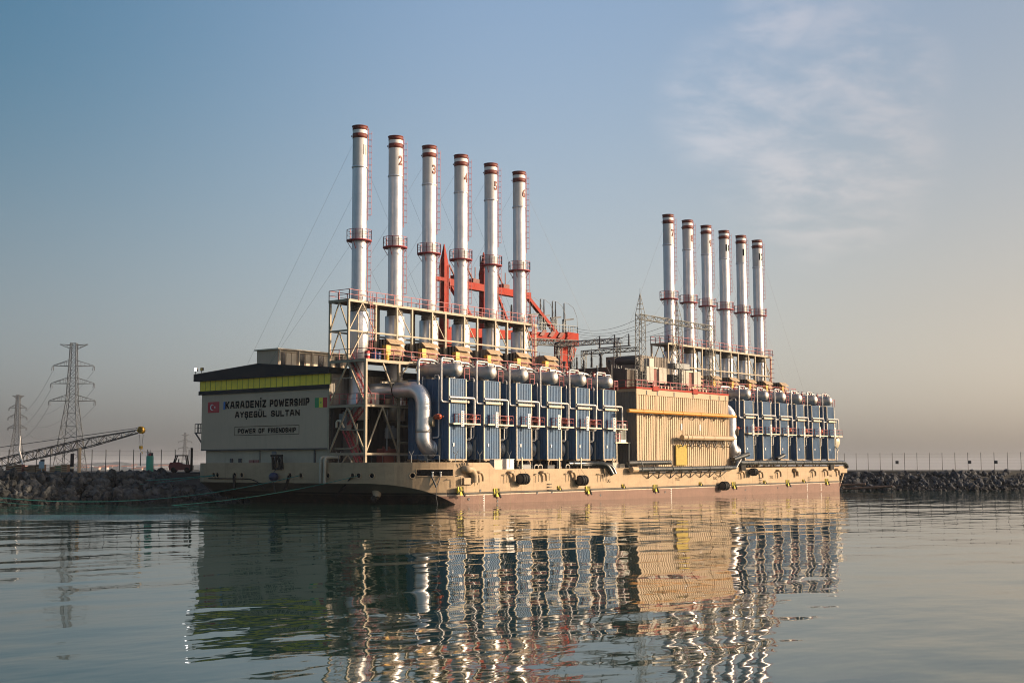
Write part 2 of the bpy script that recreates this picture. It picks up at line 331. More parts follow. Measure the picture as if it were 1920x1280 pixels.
def bend(points, r, k=6):
    """round the corners of a polyline"""
    P = [Vector(p) for p in points]; out_ = [P[0]]
    for i in range(1, len(P) - 1):
        a = (P[i - 1] - P[i]); b = (P[i + 1] - P[i]); rr = min(r, a.length * 0.49, b.length * 0.49)
        a.normalize(); b.normalize()
        s0 = P[i] + a * rr; s1 = P[i] + b * rr
        for j in range(k + 1):
            t = j / k; out_.append(s0 * (1 - t) ** 2 + P[i] * 2 * t * (1 - t) + s1 * t * t)
    out_.append(P[-1]); return out_

def tag(o, label=None, cat=None, group=None, kind=None):
    if label: o['label'] = label
    if cat: o['category'] = cat
    if group: o['group'] = group
    if kind: o['kind'] = kind
    return o
def empty(name, loc=(0, 0, 0), rz=0, parent=None):
    e = bpy.data.objects.new(name, None); COL.objects.link(e); e.location = loc; e.rotation_euler = (0, 0, rz); e.empty_display_size = 0.5
    if parent: e.parent = parent
    return e
def kids(o): return [c for c in bpy.data.objects if c.parent == o]
def copy_tree(o, parent=None, dx=(0, 0, 0)):
    ks = kids(o)
    c = o.copy(); COL.objects.link(c); c.parent = parent
    c.location = Vector(o.location) + Vector(dx)
    for k in ks: copy_tree(k, c)
    return c

_tc = {}
def text_mesh(body, wd, ht, depth=0.02, bold=0.0, name='lettering', m=None, parent=None, org=(0, 0, 0), X=(1, 0, 0), Y=(0, 0, 1), wrap=None):
    """lettering fitted to wd x ht, centred at org, as a thin solid"""
    cu = bpy.data.curves.new('t', 'FONT'); cu.body = body; cu.size = 1; cu.extrude = 0.0; cu.offset = bold; cu.resolution_u = 3
    ob = bpy.data.objects.new('t', cu); COL.objects.link(ob)
    dg = bpy.context.evaluated_depsgraph_get(); me = bpy.data.meshes.new_from_object(ob.evaluated_get(dg))
    bpy.data.objects.remove(ob); bpy.data.curves.remove(cu)
    bm = bmesh.new(); bm.from_mesh(me); bpy.data.meshes.remove(me)
    if wrap:
        for _ in range(2): bmesh.ops.subdivide_edges(bm, edges=[e for e in bm.edges if abs(e.verts[0].co.x - e.verts[1].co.x) > 0.15], cuts=1)
    xs = [v.co.x for v in bm.verts]; ys = [v.co.y for v in bm.verts]
    x0, x1, y0, y1 = min(xs), max(xs), min(ys), max(ys)
    X = Vector(X); Y = Vector(Y); Z = X.cross(Y); O = Vector(org)
    r = bmesh.ops.extrude_face_region(bm, geom=bm.faces[:]); top = {e for e in r['geom'] if isinstance(e, bmesh.types.BMVert)}
    for v in bm.verts:
        u = ((v.co.x - x0) / (x1 - x0) - 0.5) * wd; q = ((v.co.y - y0) / (y1 - y0) - 0.5) * ht; d = depth if v in top else 0
        if wrap:
            c0, rad = wrap; a = u / rad; v.co = Vector(c0) + X * (sin(a) * (rad + d)) + Z * (cos(a) * (rad + d)) + Y * q
        else: v.co = O + X * u + Y * q + Z * d
    bmesh.ops.recalc_face_normals(bm, faces=bm.faces[:])
    me = bpy.data.meshes.new(name); bm.to_mesh(me); bm.free(); me.materials.append(m or M_LETT)
    o = bpy.data.objects.new(name, me); COL.objects.link(o)
    if parent: o.parent = parent
    return o

# square condensed sign-writer's capitals, drawn as strokes in a 1 x 1 cell
GL = {'A': [[(0, 0), (.32, 1), (.68, 1), (1, 0)], [(.14, .33), (.86, .33)]], 'R': [[(0, 0), (0, 1), (.8, 1), (1, .85), (1, .6), (.8, .45), (0, .45)], [(.55, .45), (1, 0)]],
 'D': [[(0, 0), (0, 1), (.75, 1), (1, .8), (1, .2), (.75, 0), (0, 0)]], 'E': [[(1, 1), (0, 1), (0, 0), (1, 0)], [(0, .5), (.85, .5)]], 'N': [[(0, 0), (0, 1), (1, 0), (1, 1)]],
 'I': [[(.5, 0), (.5, 1)]], 'Z': [[(0, 1), (1, 1), (0, 0), (1, 0)]], 'P': [[(0, 0), (0, 1), (.8, 1), (1, .85), (1, .58), (.8, .42), (0, .42)]],
 'O': [[(.2, 0), (0, .2), (0, .8), (.2, 1), (.8, 1), (1, .8), (1, .2), (.8, 0), (.2, 0)]], 'W': [[(0, 1), (.22, 0), (.5, .8), (.78, 0), (1, 1)]],
 'S': [[(1, .82), (.8, 1), (.2, 1), (0, .85), (0, .65), (.2, .52), (.8, .48), (1, .35), (1, .15), (.8, 0), (.2, 0), (0, .18)]], 'H': [[(0, 0), (0, 1)], [(1, 0), (1, 1)], [(0, .5), (1, .5)]],
 'Y': [[(0, 1), (.5, .5), (1, 1)], [(.5, .5), (.5, 0)]], 'G': [[(1, .82), (.8, 1), (.2, 1), (0, .8), (0, .2), (.2, 0), (1, 0), (1, .48), (.55, .48)]],
 'U': [[(0, 1), (0, .2), (.2, 0), (.8, 0), (1, .2), (1, 1)]], 'L': [[(0, 1), (0, 0), (1, 0)]], 'T': [[(0, 1), (1, 1)], [(.5, 1), (.5, 0)]], 'F': [[(0, 0), (0, 1), (1, 1)], [(0, .5), (.85, .5)]]}
GW = {'I': .28, 'İ': .28, 'W': 1.35, 'A': 1.08, 'N': 1.0}
def sign_word(word, y0, y1, z0, z1, x, m, parent, th=.19):
    """word on a wall facing -X: reads from y0 (left) down to y1, letters z0..z1 high"""
    tot = sum(GW.get(c, .9) for c in word) + .22 * (len(word) - 1); u = (y0 - y1) / tot; h = z1 - z0; t = th * h; cur = y0; mb = MB()
    for c in word:
        base = {'İ': 'I', 'Ş': 'S', 'Ü': 'U'}.get(c, c); wd = GW.get(c, .9) * u
        def P(p): return (cur - t / 2 - p[0] * (wd - t), z0 + t / 2 + p[1] * (h - t))
        def seg(a, b):
            dy, dz = b[0] - a[0], b[1] - a[1]; ln = max(1e-6, sqrt(dy * dy + dz * dz)); dy /= ln; dz /= ln; e = t * .42; ny, nz = -dz * t / 2, dy * t / 2
            q = [(a[0] - dy * e + ny, a[1] - dz * e + nz), (a[0] - dy * e - ny, a[1] - dz * e - nz), (b[0] + dy * e - ny, b[1] + dz * e - nz), (b[0] + dy * e + ny, b[1] + dz * e + nz)]
            mb.prism([(x, *v) for v in q], (-.02, 0, 0))
        for pl in GL[base]:
            for a, b in zip(pl[:-1], pl[1:]): seg(P(a), P(b))
        if c == 'İ': mb.box(x - .02, x, cur - wd / 2 - t / 2, cur - wd / 2 + t / 2, z1 + t * .45, z1 + t * 1.35)
        if c == 'Ü':
            for k in (.28, .72): mb.box(x - .02, x, cur - wd * k - t * .4, cur - wd * k + t * .4, z1 + t * .4, z1 + t * 1.25)
        if c == 'Ş': mb.box(x - .02, x, cur - wd / 2 - t * .4, cur - wd / 2 + t * .4, z0 - t * 1.3, z0 - t * .1)
        cur -= wd + .22 * u
    return mb.build('lettering', m, parent)

def railing(mb, pts, h=1.1, step=1.5, r=0.032, mid=2, closed=False):
    P = [Vector(p) for p in pts]
    if closed: P.append(P[0])
    for a, b in zip(P[:-1], P[1:]):
        ln = (b - a).length; k = max(1, round(ln / step))
        for i in range(k + 1):
            p = a.lerp(b, i / k); mb.bar(p, p + Vector((0, 0, h)), r * 2)
        for j in range(mid):
            z = h * (j + 1) / mid; mb.bar(a + Vector((0, 0, z)), b + Vector((0, 0, z)), r * (2 if j == mid - 1 else 1.4))
    return mb

def lattice(mb, a, b, wa, wb=None, seg=8, r=0.05, up=Vector((0, 0, 1)), dr=0.6):
    """four-chord box truss from a to b"""
    a = Vector(a); b = Vector(b); wb = wa if wb is None else wb; d = (b - a).normalized()
    u = d.cross(up);
    if u.length < 0.1: u = Vector((1, 0, 0)); u = (u - d * u.dot(d))
    u.normalize(); v = d.cross(u)
    def pt(i, t): s_ = (wa + (wb - wa) * t) / 2; c = ((-1, -1), (1, -1), (1, 1), (-1, 1))[i % 4]; return a.lerp(b, t) + u * c[0] * s_ + v * c[1] * s_
    for i in range(4): mb.bar(pt(i, 0), pt(i, 1), r * 2)
    for k in range(seg):
        t0, t1 = k / seg, (k + 1) / seg
        for i in range(4):
            if k % 2: mb.bar(pt(i, t0), pt(i + 1, t1), r * 2 * dr)
            else: mb.bar(pt(i + 1, t0), pt(i, t1), r * 2 * dr)
            if k: mb.bar(pt(i, t0), pt(i + 1, t0), r * 2 * dr)
    return mb
#@@BODY
HAZE = 0.00008
# ================================================================== THE SHIP
SHIP = empty('power_barge')
SHIP.rotation_euler = (0, -radians(0.30), 0)
tag(SHIP, 'long tan power plant barge carrying twelve silver smokestacks and blue boiler towers', 'barge')
def part(mb, name, m, parent=SHIP, loc=None): return mb.build(name, m, parent, loc)

# ---- hull: shell outline from the far end of the long side, round the near corner, across the raked end
side = [(104.4, 0), (101.0, 0), (84, 0), (66, 0), (64.5, 0), (40, 0), (20, 0), (6, 0), (4.9, 0), (3, 0)]
corner = []
for k in range(0, 17):
    t = k / 16 * pi / 2
    corner.append((2.0 - 9.2 * sin(t), 11.0 - 11.0 * cos(t)))
endf = [(-7.2, 15), (-7.2, 22), (-7.2, 30), (-7.2, 35.6), (-6.7, 36.9), (-5.2, 37.8), (0, 38.4)]
outl = side[:-1] + corner + endf
def hull_sections():
    top, kn, lo = [], [], []
    m0 = len(side) - 1; m1 = m0 + len(corner)
    for i, (x, y) in enumerate(outl):
        if i < m0 + 2: zt = 4.6 if x < 5.2 else 3.82
        else: zt = 4.65
        if x > 64.4 and x <= 66: pass
        if i <= m0: zk = -1.0; lx, ly = x, y
        elif i < m1:
            k = (i - m0) / 16
            zk = max(-1.0, min(2.32, -1.0 + 3.6 * (k / 0.62) ** 0.85)); zk = 2.32 if k > 0.6 else zk
            f = min(1, k / 0.6); lx = x + (3.2 + 2.4 * k) * f ** 1.3; ly = y + 1.6 * f * (1 - k)
        else: zk = 2.32; lx = x + 5.6; ly = y
        top.append((x, y, zt)); kn.append((x, y, zk)); lo.append((lx, ly, min(zk, 0) - 1.2))
    return top, kn, lo
top, kn, lo = hull_sections()
# knuckle heights read along the corner: it falls from the end's chine to the water
z_of = {0: -1.0, 1: -0.75, 2: -0.35, 3: 0.1, 4: 0.55, 5: 0.95, 6: 1.3, 7: 1.6, 8: 1.82, 9: 2.0, 10: 2.13, 11: 2.22, 12: 2.28}
m0 = len(side) - 1
for k in range(17):
    i = m0 + k; kn[i] = (kn[i][0], kn[i][1], z_of.get(k, 2.32))
    lo[i] = (lo[i][0], lo[i][1], -1.6)
for i in range(m0): lo[i] = (lo[i][0], lo[i][1], -1.6)
hb = MB(); n = len(top)
i1 = [i for i, p in enumerate(outl) if p[0] == 101.0][0]
vs = top + kn + lo
fs = []; rk = []
for i in range(n - 1):
    if i < i1: continue
    fs.append((i, i + 1, i + 1 + n, i + n))
    (rk if i >= m0 else fs).append((i + n, i + 1 + n, i + 1 + 2 * n, i + 2 * n))
hb.add(vs, [f[::-1] for f in fs], False)
# far end: transom and the overhanging deck shelf
hb.add([(101, 0, -1.6), (101, 38.4, -1.6), (101, 38.4, 2.62), (101, 0, 2.62)], [(0, 1, 2, 3)])
hb.box(101, 104.4, 0.0, 38.4, 2.62, 3.82)
hb.box(66.0, 101, -0.0, 0.25, 3.70, 3.82)
hb.box(0, 101, 38.1, 38.4, -1.6, 3.82)
hb.prism([(100.95, 0.3, -0.8), (103.6, 0.3, 2.62), (103.95, 0.3, 2.62), (101.1, 0.3, -0.8)], (0, 0.3, 0))
HULL = part(hb, 'hull', M_HULL)
rq = MB(); us = sorted({i for f in rk for i in f}); ix = {v: k for k, v in enumerate(us)}; rq.add([vs[i] for i in us], [tuple(ix[i] for i in f[::-1]) for f in rk], True); part(rq, 'rake_plating', M_RAKE_SHADE, HULL)
# inside of the bulwark and its rail
bw_ = MB()
ins = [(p[0] + (0 if i <= m0 else 0.12), p[1] + 0.14) for i, p in enumerate(outl)]
for i in range(i1, n - 1):
    a, b = top[i], top[i + 1]; c, d = ins[i], ins[i + 1]
    bw_.add([a, b, (d[0], d[1], b[2]), (c[0], c[1], a[2]), (d[0], d[1], 2.9), (c[0], c[1], 2.9)], [(0, 1, 2, 3)[::-1], (3, 2, 4, 5)[::-1]])
part(bw_, 'bulwark', M_TAN, HULL)
dk = MB(); dpts = [(p[0] + 0.1, p[1] + 0.1, 3.35) for p in outl if p[0] <= 101.1] + [(101, 38.3, 3.35)]
dpts = [p for p in dpts]
dk.add(dpts, [tuple(range(len(dpts)))[::-1]]); part(dk, 'deck', M_DECK, HULL)

# plating seams and a stringer along the side
se = MB()
se.box(6, 101, -0.012, 0.0, 2.98, 3.0); 
for x in (3.1, 8.8, 21, 33, 45.4, 57, 69, 81, 93): se.box(x, x + 0.03, -0.010, 0.0, -0.5, 3.7)
part(se, 'plate_seam', mat('seam_paint', (0.30, 0.23, 0.15), 0.7), HULL)  # darker tan for the joints between plates
# dark belt slot is a half-round rubbing bar along the long side
rb = MB(); rb.sweep([(0.3, -0.02, 1.18), (101, -0.02, 1.18)], 0.09, 8); part(rb, 'rubbing_bar', mat('bar_paint', (0.06, 0.055, 0.045), 0.6), HULL)

# mooring window near the corner with bollards in it
def cornerpt(k):                                        # fraction 0..1 round the corner
    t = k * pi / 2; return Vector((2.0 - 9.2 * sin(t), 11.0 - 11.0 * cos(t), 0)), Vector((-cos(pi/2 - t) * 11, -sin(pi/2 - t) * 9.2, 0)).normalized()
def curve_patch(k0, k1, z0, z1, d, kk=8, cut=0.0):
    mb = MB(); vs = []
    for i in range(kk + 1):
        k = k0 + (k1 - k0) * i / kk; p, nn = cornerpt(k); q = p + nn * d
        c = cut if i == 0 else 0
        vs += [(q.x, q.y, z0 + (z1 - z0) * (0.0)), (q.x, q.y, z1)]
    return mb.add(vs, [(2 * i, 2 * i + 1, 2 * i + 3, 2 * i + 2) for i in range(kk)])
wn = curve_patch(0.20, 0.475, 3.12, 3.86, 0.03); W_ = part(wn, 'mooring_window', mat('window_dark', (0.008, 0.009, 0.010), 0.95, spec=0.05), HULL)
fr = MB()
pp = [cornerpt(0.20 + (0.275) * i / 8) for i in range(9)]
loop = [Vector((p.x + q.x * 0.05, p.y + q.y * 0.05, 3.86)) for p, q in pp] + [Vector((p.x + q.x * 0.05, p.y + q.y * 0.05, 3.12)) for p, q in pp[::-1]]
loop.append(loop[0]); fr.sweep(loop, 0.045, 5); part(fr, 'window_frame', M_TAN, HULL)
for k in (0.30, 0.36):
    p, q = cornerpt(k); b = MB(); b.lathe([(0.09, 3.1), (0.09, 3.5), (0.13, 3.52), (0.13, 3.6), (0, 3.62)], (p.x + q.x * 0.12, p.y + q.y * 0.12, 0), n=10); part(b, 'bollard', M_WHITE, HULL)

# fairlead holes in the end
def hole(k=None, y=None, z=3.2, r=0.26):
    if k is not None: p, q = cornerpt(k)
    else: p, q = Vector((-7.2, y, 0)), Vector((-1, 0, 0))
    o = empty_ = None
    t = Vector((0, 0, 1)).cross(q).normalized(); c = Vector((p.x, p.y, z))
    f = MB(); ring = [c + q * 0.03 + (t * cos(2 * pi * i / 16) + Vector((0, 0, 1)) * sin(2 * pi * i / 16)) * (r + 0.05) for i in range(17)]
    f.sweep(ring, 0.06, 6, caps=False); fo = part(f, 'fairlead', M_TAN, HULL)
    d = MB(); vs = [c + q * 0.02 + (t * cos(2 * pi * i / 16) + Vector((0, 0, 1)) * sin(2 * pi * i / 16)) * r for i in range(16)]
    d.add(vs, [tuple(range(16))]); me = part(d, 'fairlead_mouth', mat('window_dark', (0.012, 0.013, 0.015)), HULL)
    return c + q * 0.1
HOLES = {}
for y in (33.6, 32.9, 29.7, 28.4, 19.9, 18.1, 13.6): HOLES[y] = hole(y=y)
for k in (0.93, 0.88, 0.78, 0.50): HOLES[k] = hole(k=k)

# overboard vents: swan-neck pipes on the long side with thin drain pipes beside them
def vent(x, z, r=0.17, dx=0.75, h=1.0):
    b = MB(); b.sweep(bend([(x, 0.1, z), (x, -0.42, z), (x + dx * .55, -0.42, z), (x + dx, -0.42, z - h * .45), (x + dx, -0.42, z - h)], 0.3), r, 10); part(b, 'vent_pipe', M_TAN, HULL)
def drain(x, z, h=0.9, dx=0.5):
    b = MB(); b.sweep(bend([(x, 0.1, z), (x, -0.3, z), (x + dx, -0.3, z), (x + dx, -0.3, z - h)], 0.15), 0.05, 6); part(b, 'drain_pipe', M_TANS, HULL)
for x, z, r in ((2.56, 3.5, .16), (8.3, 3.45, .17), (14.6, 3.43, .16), (20.6, 3.45, .18), (64.9, 3.15, .16), (70.9, 3.1, .17), (77.1, 3.2, .18), (83.1, 3.25, .30), (89.9, 3.2, .18), (94.7, 3.2, .18), (99.4, 3.25, .2)): vent(x, z, r)
vent(0.5, 3.85, 0.42, 1.3, 1.5)
for x, z in ((-0.9, 3.1), (2.0, 3.0), (7.3, 3.2), (13.4, 3.2), (15.6, 3.35), (19.6, 3.2), (26.6, 3.1), (27.2, 3.1), (27.9, 3.15), (64.2, 3.0), (76.5, 2.95), (89.2, 3.0), (94.0, 3.0)): drain(x, z)
b = MB(); b.box(0.1, 1.4, -0.35, 0, 2.2, 2.9); part(b, 'vent_box', M_TAN, HULL)

# push-point plates with hazard stripes
def hazard(x, z, s=1.0):
    b = MB(); b.box(x - .55 * s, x + .35 * s, -0.16, 0, z - .3 * s, z + .45 * s); b.box(x - .3 * s, x + .15 * s, -0.3, -0.16, z - .5 * s, z - .1 * s)
    o = part(b, 'push_plate', M_YBOXH, HULL)
    st = MB()
    for k in range(4):
        u = x - .55 * s + k * .25 * s
        st.prism([(u, -0.165, z - .3 * s), (u + .16 * s, -0.165, z - .3 * s), (min(u + .36 * s, x + .35 * s), -0.165, z + .45 * s), (u + .2 * s, -0.165, z + .45 * s)], (0, -0.01, 0))
    st.bar((x + .05 * s, -0.34, z - .05 * s), (x + .42 * s, -0.34, z - .62 * s), .16 * s)
    st.build('stripe', M_BLACK, o)
M_YBOXH = mat('hazard_yellow', (0.72, 0.60, 0.05), 0.5, var=0.2)
for x, z in ((-0.2, 1.5), (6.2, 1.2), (24.6, 1.15), (40.7, 1.1), (62.9, 1.15), (80.9, 1.25), (95.7, 1.25)): hazard(x, z)
for x in (18.4, 32.7, 52.9, 72.8, 86.7): hazard(x, 1.5, 0.5)
for x in (29.2, 46.6, 57.3, 75.3, 97.4): text_mesh('TUG', 1.15, 0.42, 0.01, 0.0, parent=HULL, org=(x, -0.012, 2.2))
# ladder rungs and draught marks
for x, z in ((16.4, 1.65), (71.5, 1.75), (88.9, 1.65)):
    b = MB()
    for q in (0.34, 0.0, -0.34): b.sweep(bend([(x - .35, 0, z + q), (x - .35, -.2, z + q), (x + .35, -.2, z + q), (x + .35, 0, z + q)], .05), .04, 6)
    part(b, 'boarding_rung', M_DARK, HULL)
for x in (4.0, 45.0, 88.3, 93.6):
    b = MB(); b.box(x, x + .05, -0.014, 0, -0.3, 1.0)
    for q in range(5): b.box(x - .22, x, -0.014, 0, -0.2 + q * .25, -0.13 + q * .25)
    part(b, 'draught_mark', M_WHITE, HULL)
for x, z in ((1.3, .55), (6.4, 0.2), (14.0, .95), (27.5, .4), (43.3, .5), (66.6, .35), (77.5, .5), (82.3, .55), (3.3, 1.45), (17, 1.0)):
    b = MB(); b.lathe([(0.16, -0.03), (0.10, -0.02), (0.0, -0.015)], (x, 0, z), 'y', 10); b.lathe([(0.16, 0), (0.16, -0.03)], (x, 0, z), 'y', 10); part(b, 'overboard_outlet', M_DARK, HULL)
# hazard mark on the bulwark edge
b = MB()
for k in range(5): b.prism([(0.0 + k * .28, -0.02, 4.2), (0.12 + k * .28, -0.02, 4.2), (0.0 + k * .28, -0.02, 4.62), (-0.14 + k * .28, -0.02, 4.62)], (0, -0.01, 0))
part(b, 'stripe_marking', M_BLACK, HULL)
# raked-end fittings
b = MB(); b.lathe([(0.30, 0), (0.45, 0.35), (0.62, 1.5), (0.56, 1.5), (0.4, .4)], n=16); o = part(b, 'thruster_nozzle', M_TAN, HULL, (-5.7, 7.4, 0.75)); o.rotation_euler = (radians(-28), radians(30), 0)
b = MB(); b.lathe([(0.02, 0.3), (0.34, 0.1), (0.36, -.3), (0.1, -.55), (0, -.55)], n=12); o = part(b, 'thruster_head', M_BLACK, HULL, (-5.9, 7.7, 0.75))
for y in (13.9, 14.55):
    b = MB(); b.sweep(bend([(-6.0, y - .9, 5.25), (-6.7, y, 5.25), (-7.5, y, 5.2), (-7.5, y, 2.35)], .45), .19, 10); part(b, 'overboard_pipe', mat('pipe_tan_shade', (0.42, 0.38, 0.29), .5), HULL)
# netting frame over the end bulwark
b = MB(); b.box(-7.45, -7.25, 21.1, 23.1, 5.35, 5.6)
for y, yy in ((22.8, 22.7), (22.2, 22.5), (21.9, 21.4), (21.3, 21.1)): b.sweep([(-7.35, y, 5.4), (-7.35, yy, 3.9)], .16, 6)
b.box(-7.42, -7.3, 21.1, 22.8, 3.85, 4.15); b.box(-7.4, -7.3, 21.2, 21.9, 4.1, 5.0)
part(b, 'gangway_frame', M_BLACK, HULL)
b = MB(); b.sweep(bend([(-7.3, 34.5, 2.78), (-7.3, 26.8, 2.75), (-7.3, 25.4, 2.4), (-7.1, 24.4, 1.6)], .6), .06, 6); b.sweep([(-7.35, 29.7, 3.2), (-7.35, 29.5, 1.4)], .16, 6)
part(b, 'hanging_hose', M_BLACK, HULL)
b = MB(); b.sweep([(-7.4, 19.95, 3.1), (-7.1, 20.8, 1.6)], .15, 6); part(b, 'hanging_hose', M_BLACK, HULL)
b = MB(); p, q = cornerpt(.93); b.sweep([(p.x - .2, p.y - .1, 3.1), (-6.3, 13.2, 0.9)], .10, 6); part(b, 'hanging_hose', M_BLACK, HULL)
b = MB(); b.box(-7.24, -7.2, 7, 40, 2.78, 2.80); 
part(b, 'plate_seam', mat('seam_paint', (0.30, 0.23, 0.15)), HULL)

# ---- end building (engine hall)
XW = -6.4
h = MB(); h.box(XW, XW + 40, 14.45, 37.2, 6.18, 15.2); HALL = part(h, 'engine_hall', M_WALL)
b = MB(); b.box(XW + .45, XW + 40, 14.9, 36.75, 3.3, 6.18); part(b, 'lower_wall', mat('lower_wall_paint', (0.44, 0.38, 0.28), .65, var=.15, streak=.2), HALL)
b = MB(); b.box(XW - 0.015, XW, 14.45, 37.2, 6.18, 6.32); part(b, 'sill_trim', M_DARK, HALL)
b = MB(); b.box(XW - 0.16, XW, 14.3, 37.7, 13.12, 13.6); part(b, 'dark_band', M_ROOF, HALL)
y = 14.1
for k in range(23):
    w0 = (37.45 - 14.1) / 23; y0 = 14.1 + k * w0
    b = MB(); b.box(XW - 0.12, XW, y0 + .03, y0 + w0 - .03, 13.6, 14.85); part(b, 'window_panel', M_YEL, HALL)
for k in range(24): y0 = 14.1 + k * w0; b = MB(); b.box(XW - 0.14, XW, y0 - .03, y0 + .03, 13.6, 14.85); part(b, 'mullion', mat('mullion_green', (.16, .17, .03), .6), HALL)
# roof: low gable with deep dark fascia
r_ = MB(); r_.prism([(XW - .5, 14.0, 14.85), (XW - .5, 38.3, 14.85), (XW - .5, 38.3, 15.75), (XW - .5, 26.3, 16.55), (XW - .5, 14.0, 15.55)], (40.6, 0, 0)); ROOF = part(r_, 'roof', M_ROOF, HALL)
# wording
tr = dict(X=(0, -1, 0), Y=(0, 0, 1), parent=HALL)
def wtext(s, y0, y1, z0, z1, bold=.02, m=None): text_mesh(s, abs(y1 - y0), z1 - z0, .02, bold, m=m, org=(XW - .012, (y0 + y1) / 2, (z0 + z1) / 2), **tr)
wtext = lambda s_, a, b_, c, d, th=.235: sign_word(s_, a, b_, c, d, XW - .012, M_LETT, HALL, th)
wtext('ARADENİZ', 31.72, 25.15, 11.27, 12.16)
wtext('POWERSHIP', 24.5, 17.69, 11.27, 12.16)
wtext('AYŞEGÜL', 30.8, 25.05, 10.11, 10.86)
wtext('SULTAN', 24.25, 19.3, 10.11, 10.86)
wtext('POWER', 30.23, 27.0, 8.2, 8.78); wtext('OF', 26.45, 25.35, 8.2, 8.78); wtext('FRIENDSHIP', 24.75, 19.93, 8.2, 8.78)
# the first K: black strokes with a blue stem
b = MB()
b.prism([(XW - .012, 32.62, 11.27), (XW - .012, 32.42, 11.27), (XW - .012, 32.42, 12.16), (XW - .012, 32.62, 12.16)], (-.02, 0, 0))
b.prism([(XW - .012, 32.45, 11.72), (XW - .012, 32.1, 12.16), (XW - .012, 31.86, 12.16), (XW - .012, 32.2, 11.72), (XW - .012, 31.86, 11.27), (XW - .012, 32.1, 11.27)], (-.02, 0, 0))
b.build('lettering', M_LETT, HALL)
b = MB(); b.prism([(XW - .012, 33.0, 11.2), (XW - .012, 32.68, 11.2), (XW - .012, 32.68, 12.16), (XW - .012, 33.0, 12.16)], (-.02, 0, 0)); b.build('lettering', M_LBLUE, HALL)
b = MB()
for z0, z1, y0, y1 in ((9.0, 9.05, 30.83, 19.35), (7.97, 8.02, 30.83, 19.35), (7.97, 9.05, 30.83, 30.78), (7.97, 9.05, 19.40, 19.35)): b.box(XW - .03, XW - .01, y0, y1, z0, z1)
b.build('lettering_frame', M_LETT, HALL)
def disc(mb, cy, cz, r, x, n=28, a0=0): mb.prism([(x, cy + r * cos(2 * pi * i / n), cz + r * sin(2 * pi * i / n)) for i in range(n)], (-.008, 0, 0))
def star(mb, cy, cz, r, x, rot=pi / 2):
    mb.prism([(x, cy - (r if i % 2 == 0 else r * .4) * cos(rot + pi * i / 5), cz + (r if i % 2 == 0 else r * .4) * sin(rot + pi * i / 5)) for i in range(10)], (-.008, 0, 0))
b = MB(); b.box(XW - .03, XW - .01, 33.81, 35.97, 10.86, 12.2); FT = b.build('flag', M_FRED, HALL)
b = MB(); pts = []
for i in range(25): a = radians(50) + radians(260) * i / 24; pts.append((XW - .032, 35.15 - .38 * cos(a), 11.53 + .38 * sin(a)))
pts2 = []
for i in range(25): a = radians(62) + radians(236) * i / 24; pts2.append((XW - .032, 35.05 - .30 * cos(a), 11.53 + .30 * sin(a)))
q = len(pts); vs = pts + pts2 + [(p[0] - .008, p[1], p[2]) for p in pts + pts2]
b.add(vs, [(i + 2 * q, i + 2 * q + 1, i + 3 * q + 1, i + 3 * q) for i in range(q - 1)] + [(i, i + q, i + q + 1, i + 1) for i in range(q - 1)])
star(b, 34.62, 11.53, .17, XW - .032, pi); b.build('flag_emblem', M_FWHT, HALL)
for c, (ya, yb) in zip((M_FGRN, M_FYEL, M_FRED), ((16.75, 16.08), (16.08, 15.42), (15.42, 14.75))):
    b = MB(); b.box(XW - .03, XW - .01, ya, yb, 10.97, 12.1); b.build('flag', c, HALL)
b = MB(); star(b, 15.75, 11.53, .17, XW - .032); b.build('flag_emblem', M_FGRN, HALL)
# small fittings on the lower wall
for y, z, s, m_ in ((31.8, 4.95, .22, M_DARK), (30.2, 4.95, .25, M_DARK), (28.1, 4.75, .4, mat('faded_red', (.3, .12, .1), .6)), (27.2, 4.75, .35, mat('faded_red', (.3, .12, .1)))):
    b = MB(); b.box(XW + .30, XW + .45, y - s, y + s, z - .25, z + .25); part(b, 'wall_box', m_, HALL)
b = MB(); b.bar((XW + .40, 26.6, 3.6), (XW + .40, 26.6, 6.1), .08); b.bar((XW + .40, 17.1, 4.6), (XW + .40, 17.1, 6.1), .2); part(b, 'wall_pipe', M_DARK, HALL)
b = MB(); b.box(XW + .37, XW + .45, 23.7, 24.5, 4.6, 6.0); part(b, 'door', mat('door_grey_blue', (.16, .18, .2), .5), HALL)
# side balcony
b = MB(); b.box(-6.2, -4.5, 37.2, 38.8, 8.35, 8.5); b.bar((-6.1, 38.7, 8.4), (-6.1, 37.2, 6.9), .14); b.bar((-4.6, 38.7, 8.4), (-4.6, 37.2, 6.9), .14); BAL = part(b, 'balcony', M_DARK, HALL)
b = MB(); railing(b, [(-6.15, 37.2, 8.5), (-6.15, 38.75, 8.5), (-4.6, 38.75, 8.5)], 1.05, .5); 
part(b, 'balcony_railing', M_DARK, HALL)
# floodlights on the roof edge
for y, m_, nm in ((37.55, M_LIT, 'lit'), (36.4, M_YBOX, 'off')):
    b = MB(); b.rod((-7.2, y, 15.7), (-7.2, y, 16.15), .04); b.box(-7.2, -7.0, y - .22, y + .22, 16.1, 16.5); part(b, 'floodlight', M_DARK, HALL)
    b = MB(); b.box(-7.24, -7.2, y - .19, y + .19, 16.13, 16.47); part(b, 'floodlight_glass', m_, HALL)
